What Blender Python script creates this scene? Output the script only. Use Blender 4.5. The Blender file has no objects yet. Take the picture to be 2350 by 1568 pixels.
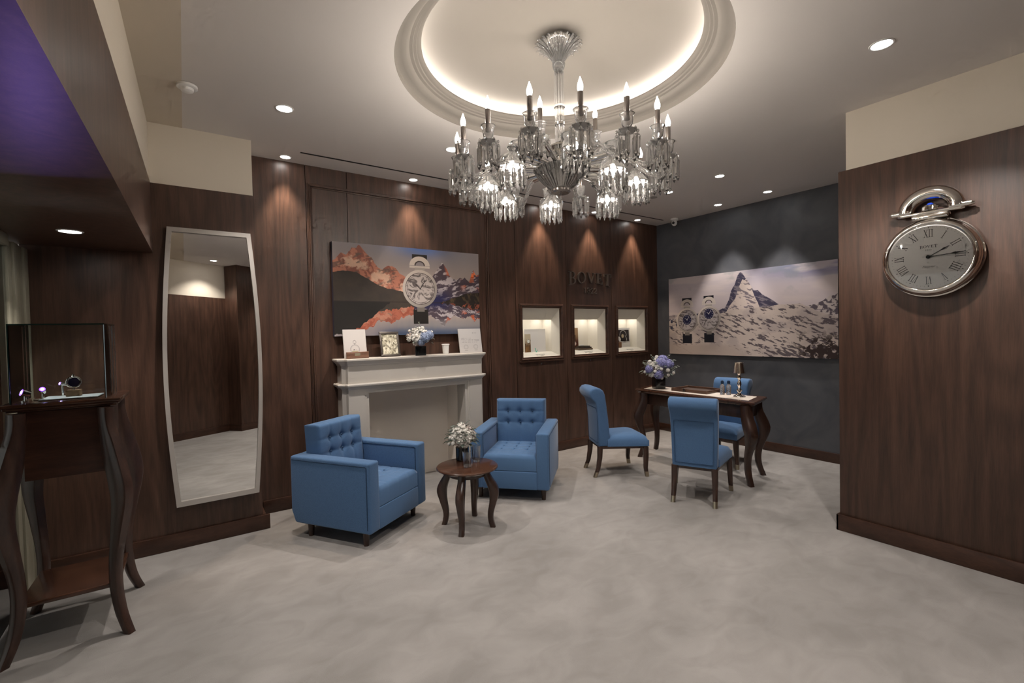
import bpy, bmesh, math, random
import numpy as np
from mathutils import Vector, Matrix
R = math.radians
PI = math.pi
random.seed(7)
sc = bpy.context.scene
col = sc.collection

# ------------------------------------------------------------------ camera
cd = bpy.data.cameras.new('camera'); cam = bpy.data.objects.new('camera', cd); col.objects.link(cam)
_r = Vector((0.8192, -0.5731, -0.0208)); _f = Vector((0.5727, 0.8194, -0.0221))
_f.normalize(); _r = (_r - _f * _r.dot(_f)).normalized(); _u = _r.cross(_f)
cam.matrix_world = Matrix(((_r.x, _u.x, -_f.x, 0), (_r.y, _u.y, -_f.y, 0), (_r.z, _u.z, -_f.z, 1.4), (0, 0, 0, 1)))
cd.sensor_width = 36; cd.lens = 1075.6 / 2350 * 36; cd.clip_start = .02
sc.camera = cam
# ------------------------------------------------------------------ world, view
w = bpy.data.worlds.new('world'); sc.world = w; w.use_nodes = True
w.node_tree.nodes['Background'].inputs[0].default_value = (.95, .93, .90, 1)
w.node_tree.nodes['Background'].inputs[1].default_value = .45
vs = sc.view_settings
vs.view_transform = 'Standard'; vs.look = 'None'; vs.gamma = 1; vs.use_curve_mapping = False
vs.exposure = 0.62
cy = sc.cycles
cy.max_bounces = 7; cy.diffuse_bounces = 3; cy.glossy_bounces = 3; cy.transmission_bounces = 6; cy.transparent_max_bounces = 10
cy.caustics_reflective = False; cy.caustics_refractive = False
cy.sample_clamp_indirect = 4; cy.use_denoising = True
cy.use_adaptive_sampling = True; cy.adaptive_threshold = .08; cy.adaptive_min_samples = 12
P_DOWN, P_WASH, P_BULK, P_COVE, P_BULB, P_NICHE = 32.0, 36.0, 14.0, 9.5, 125.0, .55
WARM = (1, .93, .87)

# ------------------------------------------------------------------ materials
MATS = {}
def nt(name):
    m = bpy.data.materials.new(name); m.use_nodes = True
    n = m.node_tree.nodes; b = n['Principled BSDF']
    return m, n, m.node_tree.links, b
def flat(name, c, rough=.5, metal=0, spec=.5, noise=.0, nscale=30, coat=0, sheen=0):
    if name in MATS: return MATS[name]
    m, n, l, b = nt(name)
    b.inputs['Base Color'].default_value = (*c, 1); b.inputs['Roughness'].default_value = rough
    b.inputs['Metallic'].default_value = metal; b.inputs['Specular IOR Level'].default_value = spec
    b.inputs['Coat Weight'].default_value = coat; b.inputs['Sheen Weight'].default_value = sheen
    if noise:
        t = n.new('ShaderNodeTexCoord'); x = n.new('ShaderNodeTexNoise'); x.inputs['Scale'].default_value = nscale
        x.inputs['Detail'].default_value = 4
        r = n.new('ShaderNodeValToRGB')
        r.color_ramp.elements[0].position = .3; r.color_ramp.elements[1].position = .7
        r.color_ramp.elements[0].color = (*[v * (1 - noise) for v in c], 1); r.color_ramp.elements[1].color = (*[min(1, v * (1 + noise)) for v in c], 1)
        l.new(t.outputs['Object'], x.inputs['Vector']); l.new(x.outputs['Fac'], r.inputs[0]); l.new(r.outputs[0], b.inputs['Base Color'])
    MATS[name] = m; return m
def wood(name, c1, c2, scale=(14, 14, .7), rough=.38, spec=.4, coat=0):
    if name in MATS: return MATS[name]
    m, n, l, b = nt(name)
    t = n.new('ShaderNodeTexCoord'); mp = n.new('ShaderNodeMapping'); mp.inputs['Scale'].default_value = scale
    x = n.new('ShaderNodeTexNoise'); x.inputs['Scale'].default_value = 1.6; x.inputs['Detail'].default_value = 8; x.inputs['Roughness'].default_value = .62; x.inputs['Distortion'].default_value = .7
    r = n.new('ShaderNodeValToRGB'); r.color_ramp.elements[0].position = .33; r.color_ramp.elements[1].position = .68
    r.color_ramp.elements[0].color = (*c1, 1); r.color_ramp.elements[1].color = (*c2, 1)
    mp2 = n.new('ShaderNodeMapping'); mp2.inputs['Scale'].default_value = [s * 9 for s in scale]
    y = n.new('ShaderNodeTexNoise'); y.inputs['Scale'].default_value = 1.5; y.inputs['Detail'].default_value = 3
    mx = n.new('ShaderNodeMixRGB'); mx.blend_type = 'MULTIPLY'; mx.inputs[0].default_value = .35
    r2 = n.new('ShaderNodeValToRGB'); r2.color_ramp.elements[0].position = .35; r2.color_ramp.elements[0].color = (.45, .45, .45, 1); r2.color_ramp.elements[1].position = .6
    l.new(t.outputs['Object'], mp.inputs[0]); l.new(mp.outputs[0], x.inputs['Vector']); l.new(x.outputs['Fac'], r.inputs[0])
    l.new(t.outputs['Object'], mp2.inputs[0]); l.new(mp2.outputs[0], y.inputs['Vector']); l.new(y.outputs['Fac'], r2.inputs[0])
    l.new(r.outputs[0], mx.inputs[1]); l.new(r2.outputs[0], mx.inputs[2])
    # cathedral figure: contour lines of a long slow noise
    mp3 = n.new('ShaderNodeMapping'); mp3.inputs['Scale'].default_value = [s * .17 if s > 2 else s * .45 for s in scale]
    k = n.new('ShaderNodeTexNoise'); k.inputs['Scale'].default_value = 1.3; k.inputs['Detail'].default_value = 1.5
    q = n.new('ShaderNodeMath'); q.operation = 'MULTIPLY'; q.inputs[1].default_value = 70
    si = n.new('ShaderNodeMath'); si.operation = 'SINE'
    mr = n.new('ShaderNodeMapRange'); mr.inputs[1].default_value = -1; mr.inputs[2].default_value = 1; mr.inputs[3].default_value = .80; mr.inputs[4].default_value = 1.08
    m3 = n.new('ShaderNodeMixRGB'); m3.blend_type = 'MULTIPLY'; m3.inputs[0].default_value = 1
    l.new(t.outputs['Object'], mp3.inputs[0]); l.new(mp3.outputs[0], k.inputs['Vector']); l.new(k.outputs['Fac'], q.inputs[0]); l.new(q.outputs[0], si.inputs[0]); l.new(si.outputs[0], mr.inputs[0])
    l.new(mx.outputs[0], m3.inputs[1]); l.new(mr.outputs[0], m3.inputs[2]); l.new(m3.outputs[0], b.inputs['Base Color'])
    b.inputs['Roughness'].default_value = rough; b.inputs['Specular IOR Level'].default_value = spec; b.inputs['Coat Weight'].default_value = coat
    b.inputs['Coat Roughness'].default_value = .12
    MATS[name] = m; return m
def emit(name, c, s):
    if name in MATS: return MATS[name]
    m, n, l, b = nt(name)
    b.inputs['Base Color'].default_value = (*c, 1); b.inputs['Emission Color'].default_value = (*c, 1); b.inputs['Emission Strength'].default_value = s
    MATS[name] = m; return m
def glass(name, c=(1, 1, 1), rough=0, ior=1.5):
    if name in MATS: return MATS[name]
    m, n, l, b = nt(name)
    b.inputs['Base Color'].default_value = (*c, 1); b.inputs['Transmission Weight'].default_value = 1; b.inputs['Roughness'].default_value = rough; b.inputs['IOR'].default_value = ior
    MATS[name] = m; return m
def thin_glass(name, tint=(.95, .97, .97), f=1.45, refl=(1, 1, 1)):
    if name in MATS: return MATS[name]
    m = bpy.data.materials.new(name); m.use_nodes = True; n = m.node_tree.nodes; l = m.node_tree.links; n.clear()
    o = n.new('ShaderNodeOutputMaterial'); mx = n.new('ShaderNodeMixShader'); t = n.new('ShaderNodeBsdfTransparent'); g = n.new('ShaderNodeBsdfGlossy')
    fr = n.new('ShaderNodeFresnel'); fr.inputs[0].default_value = f
    t.inputs[0].default_value = (*tint, 1); g.inputs['Roughness'].default_value = 0; g.inputs[0].default_value = (*refl, 1)
    l.new(fr.outputs[0], mx.inputs[0]); l.new(t.outputs[0], mx.inputs[1]); l.new(g.outputs[0], mx.inputs[2]); l.new(mx.outputs[0], o.inputs[0])
    MATS[name] = m; return m
def attr_mat(name, rough=.55, spec=.3):
    if name in MATS: return MATS[name]
    m, n, l, b = nt(name); a = n.new('ShaderNodeAttribute'); a.attribute_name = 'Col'
    l.new(a.outputs['Color'], b.inputs['Base Color']); b.inputs['Roughness'].default_value = rough; b.inputs['Specular IOR Level'].default_value = spec
    MATS[name] = m; return m
def carpet_mat():
    m, n, l, b = nt('carpet')
    t = n.new('ShaderNodeTexCoord')
    def nz(s, d, sc3=(1, 1, 1), dist=0):
        mp = n.new('ShaderNodeMapping'); mp.inputs['Scale'].default_value = sc3; mp.inputs['Rotation'].default_value = (0, 0, .5)
        x = n.new('ShaderNodeTexNoise'); x.inputs['Scale'].default_value = s; x.inputs['Detail'].default_value = d; x.inputs['Distortion'].default_value = dist
        l.new(t.outputs['Object'], mp.inputs[0]); l.new(mp.outputs[0], x.inputs['Vector']); return x
    a = nz(1.5, 3, (1, 1.4, 1), .9); c = nz(5, 5, (1, 1.5, 1), 1.0); f = nz(260, 2)
    ra = n.new('ShaderNodeValToRGB'); e = ra.color_ramp.elements; e[0].position = .36; e[1].position = .66
    e[0].color = (.300, .282, .267, 1); e[1].color = (.362, .341, .324, 1)
    rc = n.new('ShaderNodeValToRGB'); e = rc.color_ramp.elements; e[0].position = .35; e[1].position = .62
    e[0].color = (.875, .87, .865, 1); e[1].color = (1, 1, 1, 1)
    mx = n.new('ShaderNodeMixRGB'); mx.blend_type = 'MULTIPLY'; mx.inputs[0].default_value = .9
    l.new(a.outputs['Fac'], ra.inputs[0]); l.new(c.outputs['Fac'], rc.inputs[0]); l.new(ra.outputs[0], mx.inputs[1]); l.new(rc.outputs[0], mx.inputs[2])
    l.new(mx.outputs[0], b.inputs['Base Color']); b.inputs['Roughness'].default_value = .95; b.inputs['Specular IOR Level'].default_value = .1
    bp = n.new('ShaderNodeBump'); bp.inputs['Strength'].default_value = .25; bp.inputs['Distance'].default_value = .004
    l.new(f.outputs['Fac'], bp.inputs['Height']); l.new(bp.outputs[0], b.inputs['Normal'])
    return m
def plaster_mat():
    m, n, l, b = nt('slate_plaster')
    t = n.new('ShaderNodeTexCoord'); x = n.new('ShaderNodeTexNoise'); x.inputs['Scale'].default_value = 2.2; x.inputs['Detail'].default_value = 7; x.inputs['Distortion'].default_value = 1.2
    r = n.new('ShaderNodeValToRGB'); e = r.color_ramp.elements; e[0].position = .35; e[1].position = .68
    e[0].color = (.070, .073, .084, 1); e[1].color = (.110, .113, .124, 1)
    l.new(t.outputs['Object'], x.inputs['Vector']); l.new(x.outputs['Fac'], r.inputs[0]); l.new(r.outputs[0], b.inputs['Base Color'])
    b.inputs['Roughness'].default_value = .5; b.inputs['Specular IOR Level'].default_value = .3
    return m
def fabric_mat(name, c):
    m, n, l, b = nt(name)
    t = n.new('ShaderNodeTexCoord'); x = n.new('ShaderNodeTexNoise'); x.inputs['Scale'].default_value = 420; x.inputs['Detail'].default_value = 1
    r = n.new('ShaderNodeValToRGB'); r.color_ramp.elements[0].position = .3; r.color_ramp.elements[1].position = .7
    r.color_ramp.elements[0].color = (*[v * .8 for v in c], 1); r.color_ramp.elements[1].color = (*[v * 1.18 for v in c], 1)
    l.new(t.outputs['Object'], x.inputs['Vector']); l.new(x.outputs['Fac'], r.inputs[0]); l.new(r.outputs[0], b.inputs['Base Color'])
    bp = n.new('ShaderNodeBump'); bp.inputs['Strength'].default_value = .15; bp.inputs['Distance'].default_value = .001
    l.new(x.outputs['Fac'], bp.inputs['Height']); l.new(bp.outputs[0], b.inputs['Normal'])
    b.inputs['Roughness'].default_value = .85; b.inputs['Sheen Weight'].default_value = .25; b.inputs['Sheen Roughness'].default_value = .4; b.inputs['Specular IOR Level'].default_value = .2
    return m
WALLWOOD = wood('wall_walnut', (.062, .032, .022), (.112, .058, .038), (16, 16, .8), .38, .5)
TRIMWOOD = wood('trim_walnut', (.050, .023, .015), (.080, .038, .024), (3, 3, 12), .33, .45)
FURN = wood('furniture_walnut', (.036, .018, .013), (.064, .031, .021), (18, 18, 4), .3, .5, .08)
TOPWOOD = wood('table_top_walnut', (.060, .025, .015), (.100, .044, .025), (3, 22, 3), .2, .5, .4)
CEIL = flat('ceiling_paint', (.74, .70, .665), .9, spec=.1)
CREAM = flat('cream_paint', (.70, .63, .53), .85, spec=.15)
MANTEL = flat('mantel_paint', (.56, .52, .47), .5, spec=.35)
BLUE = fabric_mat('blue_fabric', (.082, .163, .308))
SEAM = flat('dark_blue_seam', (.018, .050, .11), .9)
SEAM2 = flat('mid_blue_seam', (.055, .115, .225), .9)
SILVER = flat('polished_nickel', (.80, .76, .71), .07, 1)
BRASSY = flat('aged_brass', (.42, .36, .27), .32, 1)
CHROME = flat('chrome', (.86, .85, .83), .05, 1)
CRYSTAL = glass('crystal', (1, .99, .975), .0, 1.5); CRYSTAL.node_tree.nodes['Principled BSDF'].inputs['Transmission Weight'].default_value = .84
CUT = glass('cut_glass', (1, .99, .98), .02, 1.45); CUT.node_tree.nodes['Principled BSDF'].inputs['Transmission Weight'].default_value = .82
WHITE = flat('white_board', (.78, .76, .74), .6)
BLACK = flat('black_ink', (.012, .012, .014), .5)
DARK = flat('dark_void', (.01, .009, .008), .8)

# ------------------------------------------------------------------ mesh helpers
class MB:
    def __init__(s): s.v = []; s.f = []
    def add(s, vs, fs):
        o = len(s.v); s.v += [tuple(p) for p in vs]; s.f += [tuple(i + o for i in q) for q in fs]; return s
    def box(s, x0, x1, y0, y1, z0, z1):
        return s.add([(x0, y0, z0), (x1, y0, z0), (x1, y1, z0), (x0, y1, z0), (x0, y0, z1), (x1, y0, z1), (x1, y1, z1), (x0, y1, z1)],
                     [(0, 3, 2, 1), (4, 5, 6, 7), (0, 1, 5, 4), (1, 2, 6, 5), (2, 3, 7, 6), (3, 0, 4, 7)])
    def rbox(s, x0, x1, y0, y1, z0, z1, r=.01, seg=3, rot=None, piv=(0, 0, 0)):
        b = bmesh.new(); bmesh.ops.create_cube(b, size=1)
        for v in b.verts: v.co = Vector(((x0 + x1) / 2 + v.co.x * (x1 - x0), (y0 + y1) / 2 + v.co.y * (y1 - y0), (z0 + z1) / 2 + v.co.z * (z1 - z0)))
        bmesh.ops.bevel(b, geom=b.edges[:], offset=r, segments=seg, profile=.5, affect='EDGES')
        return s.bm(b, rot, piv)
    def bm(s, b, rot=None, piv=(0, 0, 0)):
        b.verts.index_update()
        vs = [v.co.copy() for v in b.verts]
        if rot is not None: vs = [rot @ (v - Vector(piv)) + Vector(piv) for v in vs]
        s.add(vs, [[v.index for v in f.verts] for f in b.faces]); b.free(); return s
    def lathe(s, prof, n=32, c=(0, 0, 0), close=True, flute=None):
        o = len(s.v); rows = []
        for r, z in prof:
            if abs(r) < 1e-6: rows.append([len(s.v)]); s.v.append((c[0], c[1], c[2] + z))
            else:
                row = []
                for k in range(n):
                    a = 2 * PI * k / n; rr = r
                    if flute: rr = r * (1 + flute[1] * math.cos(flute[0] * a))
                    row.append(len(s.v)); s.v.append((c[0] + rr * math.cos(a), c[1] + rr * math.sin(a), c[2] + z))
                rows.append(row)
        for A, B in zip(rows, rows[1:]):
            for k in range(n):
                k2 = (k + 1) % n
                if len(A) == 1 and len(B) == 1: continue
                if len(A) == 1: s.f.append((A[0], B[k2], B[k]))
                elif len(B) == 1: s.f.append((A[k], A[k2], B[0]))
                else: s.f.append((A[k], A[k2], B[k2], B[k]))
        if close:
            if len(rows[0]) > 1: s.f.append(tuple(rows[0]))
            if len(rows[-1]) > 1: s.f.append(tuple(reversed(rows[-1])))
        return s
    def tube(s, pts, rad, n=10, cap=True, closed=False):
        pts = [Vector(p) for p in pts]; N = len(pts)
        if not hasattr(rad, '__len__'): rad = [rad] * N
        rows = []; up = None
        for i, p in enumerate(pts):
            if closed: t = (pts[(i + 1) % N] - pts[i - 1]).normalized()
            else: t = (pts[min(i + 1, N - 1)] - pts[max(i - 1, 0)]).normalized()
            if up is None: up = t.orthogonal().normalized()
            up = (up - t * up.dot(t)).normalized(); sd = t.cross(up)
            rows.append([len(s.v) + k for k in range(n)])
            for k in range(n):
                a = 2 * PI * k / n; s.v.append(tuple(p + (up * math.cos(a) + sd * math.sin(a)) * rad[i]))
        for i in range(N if closed else N - 1):
            A, B = rows[i], rows[(i + 1) % N]
            for k in range(n): s.f.append((A[k], A[(k + 1) % n], B[(k + 1) % n], B[k]))
        if cap and not closed: s.f.append(tuple(reversed(rows[0]))); s.f.append(tuple(rows[-1]))
        return s
    def extr(s, poly, fn, a, b):
        """extrude 2-D polygon; fn(p, t) -> 3-D point at depth a..b"""
        n = len(poly); o = len(s.v)
        s.v += [tuple(fn(p, a)) for p in poly] + [tuple(fn(p, b)) for p in poly]
        s.f.append(tuple(o + i for i in range(n))); s.f.append(tuple(o + n + i for i in reversed(range(n))))
        for i in range(n): s.f.append((o + i, o + n + i, o + n + (i + 1) % n, o + (i + 1) % n))
        return s
    def cab(s, prof, ang, c=(0, 0), steps=5):
        """curved leg: prof rows (radial, z, radial width, tangential width), sections stay horizontal"""
        P = []
        for i in range(len(prof) - 1):
            p0 = prof[max(i - 1, 0)]; p1 = prof[i]; p2 = prof[i + 1]; p3 = prof[min(i + 2, len(prof) - 1)]
            for k in range(steps):
                t = k / steps
                P.append([.5 * (2 * b + (c_ - a) * t + (2 * a - 5 * b + 4 * c_ - d) * t * t + (-a + 3 * b - 3 * c_ + d) * t ** 3) for a, b, c_, d in zip(p0, p1, p2, p3)])
        P.append(prof[-1]); ca, sa = math.cos(ang), math.sin(ang); rows = []
        for r, z, wr, wt in P:
            k = .22; q = []
            for (x, y) in ((1, 1 - k), (1 - k, 1), (-1 + k, 1), (-1, 1 - k), (-1, -1 + k), (-1 + k, -1), (1 - k, -1), (1, -1 + k)):
                rr = r + x * wr / 2; tt = y * wt / 2
                q.append(len(s.v)); s.v.append((c[0] + rr * ca - tt * sa, c[1] + rr * sa + tt * ca, z))
            rows.append(q)
        for A, B in zip(rows, rows[1:]):
            for k in range(8): s.f.append((A[k], A[(k + 1) % 8], B[(k + 1) % 8], B[k]))
        s.f.append(tuple(reversed(rows[0]))); s.f.append(tuple(rows[-1])); return s
    def xf(s, M):
        s.v = [tuple(M @ Vector(p)) for p in s.v]; return s
    def mesh(s, name, mat, smooth=35, bevel=0):
        me = bpy.data.meshes.new(name); me.from_pydata(s.v, [], s.f)
        b = bmesh.new(); b.from_mesh(me); bmesh.ops.recalc_face_normals(b, faces=b.faces)
        if bevel: bmesh.ops.bevel(b, geom=[e for e in b.edges if len(e.link_faces) == 2 and e.calc_face_angle(0) > .6], offset=bevel, segments=2, profile=.5, affect='EDGES', clamp_overlap=True)
        b.to_mesh(me); b.free()
        if mat: me.materials.append(mat)
        if smooth:
            for p in me.polygons: p.use_smooth = True
            me.set_sharp_from_angle(angle=R(smooth))
        return me
def link(name, data, parent=None, loc=None, rot=None, scale=None):
    o = bpy.data.objects.new(name, data); col.objects.link(o)
    if parent: o.parent = parent
    if loc: o.location = loc
    if rot: o.rotation_euler = rot
    if scale: o.scale = scale if hasattr(scale, '__len__') else (scale,) * 3
    return o
def part(name, mb, mat, parent, label=None, smooth=35, bevel=0, **k):
    o = link(name, mb.mesh(name, mat, smooth, bevel) if isinstance(mb, MB) else mb, parent, **k)
    if label: o['label'] = label
    return o
def tag(o, label, cat, group=None):
    o['label'] = label; o['category'] = cat
    if group: o['group'] = group
    return o
def thing(name, label, cat, loc=(0, 0, 0), rz=0, group=None):
    o = bpy.data.objects.new(name, None); col.objects.link(o); o.empty_display_size = .1
    o.location = loc; o.rotation_euler = (0, 0, rz); return tag(o, label, cat, group)
def single(name, mb, mat, label, cat, group=None, smooth=35, bevel=0, **k):
    return tag(link(name, mb.mesh(name, mat, smooth, bevel) if isinstance(mb, MB) else mb, None, **k), label, cat, group)
def struct(name, mb, mat, parent=None, smooth=35, bevel=0):
    o = link(name, mb.mesh(name, mat, smooth, bevel), parent)
    if not parent: o['kind'] = 'structure'
    return o
def dup(root, loc, rz, label=None):
    def cp(o, par):
        c = o.copy(); col.objects.link(c)
        if par: c.parent = par
        for ch in [q for q in bpy.data.objects if q.parent == o]: cp(ch, c)
        return c
    r = cp(root, None); r.location = loc; r.rotation_euler = (0, 0, rz)
    if label: r['label'] = label
    return r
def lamp(name, kind, parent, loc, energy, color=WARM, rot=(0, 0, 0), **k):
    d = bpy.data.lights.new(name, kind); d.energy = energy; d.color = color
    for a, b in k.items(): setattr(d, a, b)
    o = bpy.data.objects.new(name, d); col.objects.link(o); o.location = loc; o.rotation_euler = rot
    if parent: o.parent = parent
    return o

# serif lettering ---------------------------------------------------
def stroke(a, b, wa, wb=None):
    wb = wb or wa; a = Vector(a); b = Vector(b); d = (b - a).normalized(); n = Vector((-d.y, d.x))
    return [tuple(a + n * wa / 2), tuple(a - n * wa / 2), tuple(b - n * wb / 2), tuple(b + n * wb / 2)]
def hrect(x0, x1, y0, y1): return [(x0, y0), (x1, y0), (x1, y1), (x0, y1)]
def arc(cx, cy, rx, ry, a0, a1, wx, wy, n=12):
    q = []
    for k in range(n):
        t0 = R(a0 + (a1 - a0) * k / n); t1 = R(a0 + (a1 - a0) * (k + 1) / n)
        q.append([(cx + (rx - wx) * math.cos(t0), cy + (ry - wy) * math.sin(t0)), (cx + rx * math.cos(t0), cy + ry * math.sin(t0)),
                  (cx + rx * math.cos(t1), cy + ry * math.sin(t1)), (cx + (rx - wx) * math.cos(t1), cy + (ry - wy) * math.sin(t1))])
    return q
GL = {
 'B': (.78, [hrect(.12, .29, 0, 1), hrect(.0, .42, 0, .05), hrect(.0, .42, .95, 1), hrect(.29, .42, .48, .54)] + arc(.42, .755, .28, .245, -90, 90, .15, .05) + arc(.42, .26, .34, .26, -90, 90, .17, .05)),
 'O': (.92, arc(.46, .5, .45, .52, 0, 360, .17, .055, 28)),
 'V': (.86, [stroke((.12, .98), (.45, .0), .17, .12), stroke((.74, .98), (.47, .0), .06, .06), hrect(.0, .32, .95, 1), hrect(.6, .88, .95, 1)]),
 'E': (.76, [hrect(.12, .29, 0, 1), hrect(.0, .70, 0, .055), hrect(.0, .66, .945, 1), hrect(.29, .5, .47, .53), hrect(.46, .51, .36, .64), hrect(.64, .71, 0, .24), hrect(.60, .66, .78, 1)]),
 'T': (.82, [hrect(.325, .495, 0, 1), hrect(.2, .62, 0, .05), hrect(.02, .80, .94, 1), hrect(.0, .06, .74, 1), hrect(.76, .82, .74, 1)]),
 '1': (.5, [hrect(.18, .33, 0, 1), hrect(.05, .46, 0, .07), stroke((.05, .8), (.22, .97), .07)]),
 '8': (.62, arc(.3, .75, .24, .25, 0, 360, .1, .07, 18) + arc(.3, .27, .29, .28, 0, 360, .12, .07, 18)),
 '2': (.6, arc(.28, .70, .25, .3, -20, 170, .12, .07, 12) + [stroke((.46, .58), (.06, .08), .12, .09), hrect(.03, .55, 0, .13)]),
 'I': (.34, [hrect(.12, .22, 0, 1), hrect(.02, .32, 0, .05), hrect(.02, .32, .95, 1)]),
 'X': (.62, [stroke((.08, .99), (.54, .01), .12), stroke((.52, .99), (.1, .01), .045), hrect(.0, .22, .95, 1), hrect(.4, .62, .95, 1), hrect(.0, .22, 0, .05), hrect(.4, .62, 0, .05)]),
}
GL['v'] = (.5, [stroke((.08, .99), (.26, .0), .11), stroke((.44, .99), (.27, .0), .045), hrect(.0, .19, .95, 1), hrect(.34, .52, .95, 1)])
def letter(mb, ch, fn, a, b):
    for q in GL[ch][1]: mb.extr(q, fn, a, b)
def word(txt, gap=.1):
    x = 0; out = []
    for ch in txt: out.append((ch, x)); x += GL[ch][0] + gap
    return out, x - gap

# numpy picture painting -------------------------------------------------
def vnoise(x, y, seed=0):
    def h(i, j):
        n = (i.astype(np.int64) * 374761393 + j.astype(np.int64) * 668265263 + seed * 974634777) & 0x7fffffff
        n = ((n ^ (n >> 13)) * 1274126177) & 0x7fffffff
        return ((n ^ (n >> 16)) & 0xffff) / 65535.
    i = np.floor(x); j = np.floor(y); fx = x - i; fy = y - j; fx = fx * fx * (3 - 2 * fx); fy = fy * fy * (3 - 2 * fy)
    return (h(i, j) * (1 - fx) + h(i + 1, j) * fx) * (1 - fy) + (h(i, j + 1) * (1 - fx) + h(i + 1, j + 1) * fx) * fy
def fbm(x, y, o=4, seed=0):
    s = 0; a = .5; t = 0
    for k in range(o): s = s + a * vnoise(x * 2 ** k, y * 2 ** k, seed + k); t += a; a *= .55
    return s / t
def rgb(*c): return (np.array(c) / 255.) ** 2.2
def mixc(c, d, f):
    return c * (1 - f[..., None]) + np.asarray(d) * f[..., None]
def sm(e0, e1, x): t = np.clip((x - e0) / (e1 - e0), 0, 1); return t * t * (3 - 2 * t)
def picture_mesh(name, w, h, nu, nv, fn):
    """front grid in the local XZ plane facing -Y; colours from fn(u, v)"""
    u, v = np.meshgrid(np.linspace(0, 1, nu), np.linspace(0, 1, nv)); c = fn(u, v)
    vs = np.stack([u * w - w / 2, np.zeros_like(u), v * h], -1).reshape(-1, 3)
    idx = np.arange(nu * nv).reshape(nv, nu)
    fs = np.stack([idx[:-1, :-1], idx[:-1, 1:], idx[1:, 1:], idx[1:, :-1]], -1).reshape(-1, 4)
    me = bpy.data.meshes.new(name); me.from_pydata(vs.tolist(), [], fs.tolist())
    a = me.color_attributes.new('Col', 'FLOAT_COLOR', 'POINT')
    a.data.foreach_set('color', np.concatenate([np.clip(c, 0, 1).reshape(-1, 3), np.ones((nu * nv, 1))], 1).astype(np.float32).ravel())
    me.materials.append(attr_mat('printed_picture')); return me

# ================================================================== SETTING
YB, XB, XR, YM, HC = 4.135, 5.345, 3.625, 3.822, 2.80
CX, CYR = 1.717, 1.958
NICHES = [(3.03, 3.574), (3.79, 4.33), (4.543, 5.083)]; NZ = (1.105, 1.655)
struct('floor', MB().box(-.76, 5.45, -6, 4.5, -.05, 0), carpet_mat())
struct('floor_corridor', MB().box(-5, -.76, -6, 5.2, -.06, -.004), flat('corridor_tile', (.40, .36, .31), .35, noise=.18, nscale=3))
# back wall of veneer panels with narrow open joints, holes for the hearth and the three showcases
def wall_cells(mb, x0, x1, z0, z1, y0, y1, holes, seams, g):
    xs = sorted({x0, x1, *[h[0] for h in holes], *[h[1] for h in holes], *seams}); zs = sorted({z0, z1, *[h[2] for h in holes], *[h[3] for h in holes]})
    for a, b in zip(xs, xs[1:]):
        for c, d in zip(zs, zs[1:]):
            if any(h[0] <= (a + b) / 2 <= h[1] and h[2] <= (c + d) / 2 <= h[3] for h in holes): continue
            mb.box(a + (g if a in seams else 0), b - (g if b in seams else 0), y0, y1, c, d)
holes = [(1.273, 2.205, 0, .90)] + [(a, b, NZ[0], NZ[1]) for a, b in NICHES]
wb = MB(); wall_cells(wb, .43, XB, 0, HC, YB, YB + .03, holes, [.852, 1.185, 2.62, 2.95, 3.682, 4.437], .0025); wall_cells(wb, .40, XB + .05, 0, HC, YB + .03, YB + .06, holes, [], 0)
struct('wall_back', wb, WALLWOOD, smooth=0)
struct('wall_blue', MB().box(XB, XB + .06, 1.2, YB + .06, 0, HC), plaster_mat(), smooth=0)
wr = struct('wall_right', MB().box(XR, XB + .06, -5.9, 1.33, 0, 2.42), WALLWOOD, bevel=.004)
struct('wall_right_upper', MB().box(XR + .012, XB + .06, -5.9, 1.288, 2.42, HC), CREAM, smooth=0)
struct('wall_mirror', MB().box(-.76, .43, YM, YB + .06, 0, 2.408), WALLWOOD, smooth=0)
struct('wall_mirror_upper', MB().box(-.76, .432, YM - .001, YB + .06, 2.408, HC), CREAM, smooth=0)
# front wall behind the photographer, seen in the mirror; it runs at an angle
fw = Matrix.Translation((-.117, -1.25, 0)) @ Matrix.Rotation(R(-34.3), 4, 'Z')
struct('wall_front', MB().box(-1.2, 5.4, -.12, 0, 0, 2.25).box(.86, 1.5, 0, .28, 0, 2.80).xf(fw), WALLWOOD, smooth=0)
struct('wall_front_upper', MB().box(-1.2, 5.4, -.12, -.02, 2.25, HC).xf(fw), CREAM, smooth=0)
struct('baseboard_front', MB().box(-1.0, .84, 0, .018, 0, .11).box(.84, 1.52, .28, .298, 0, .11).box(.842, .86, 0, .28, 0, .11).box(1.52, 5.2, 0, .018, 0, .11).xf(fw), TRIMWOOD, smooth=0)
struct('wall_left', MB().box(-.86, -.76, -2.6, .2, 0, HC), WALLWOOD, smooth=0)
# dark timber bulkhead over the entrance on the left
bk = [(-.150, YM), (-.172, 2.72), (-.183, 2.15), (-.209, 1.09), (-.25, -1.0), (-.27, -2.75), (-.86, -2.35), (-.86, YM)]
struct('wall_bulkhead', MB().extr(bk, lambda p, t: (p[0], p[1], t), 1.957, 2.405), WALLWOOD, smooth=0)
struct('wall_bulkhead_upper', MB().extr([(x - .006 if i < 6 else x, y) for i, (x, y) in enumerate(bk)], lambda p, t: (p[0], p[1], t), 2.405, HC), CREAM, smooth=0)
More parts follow.
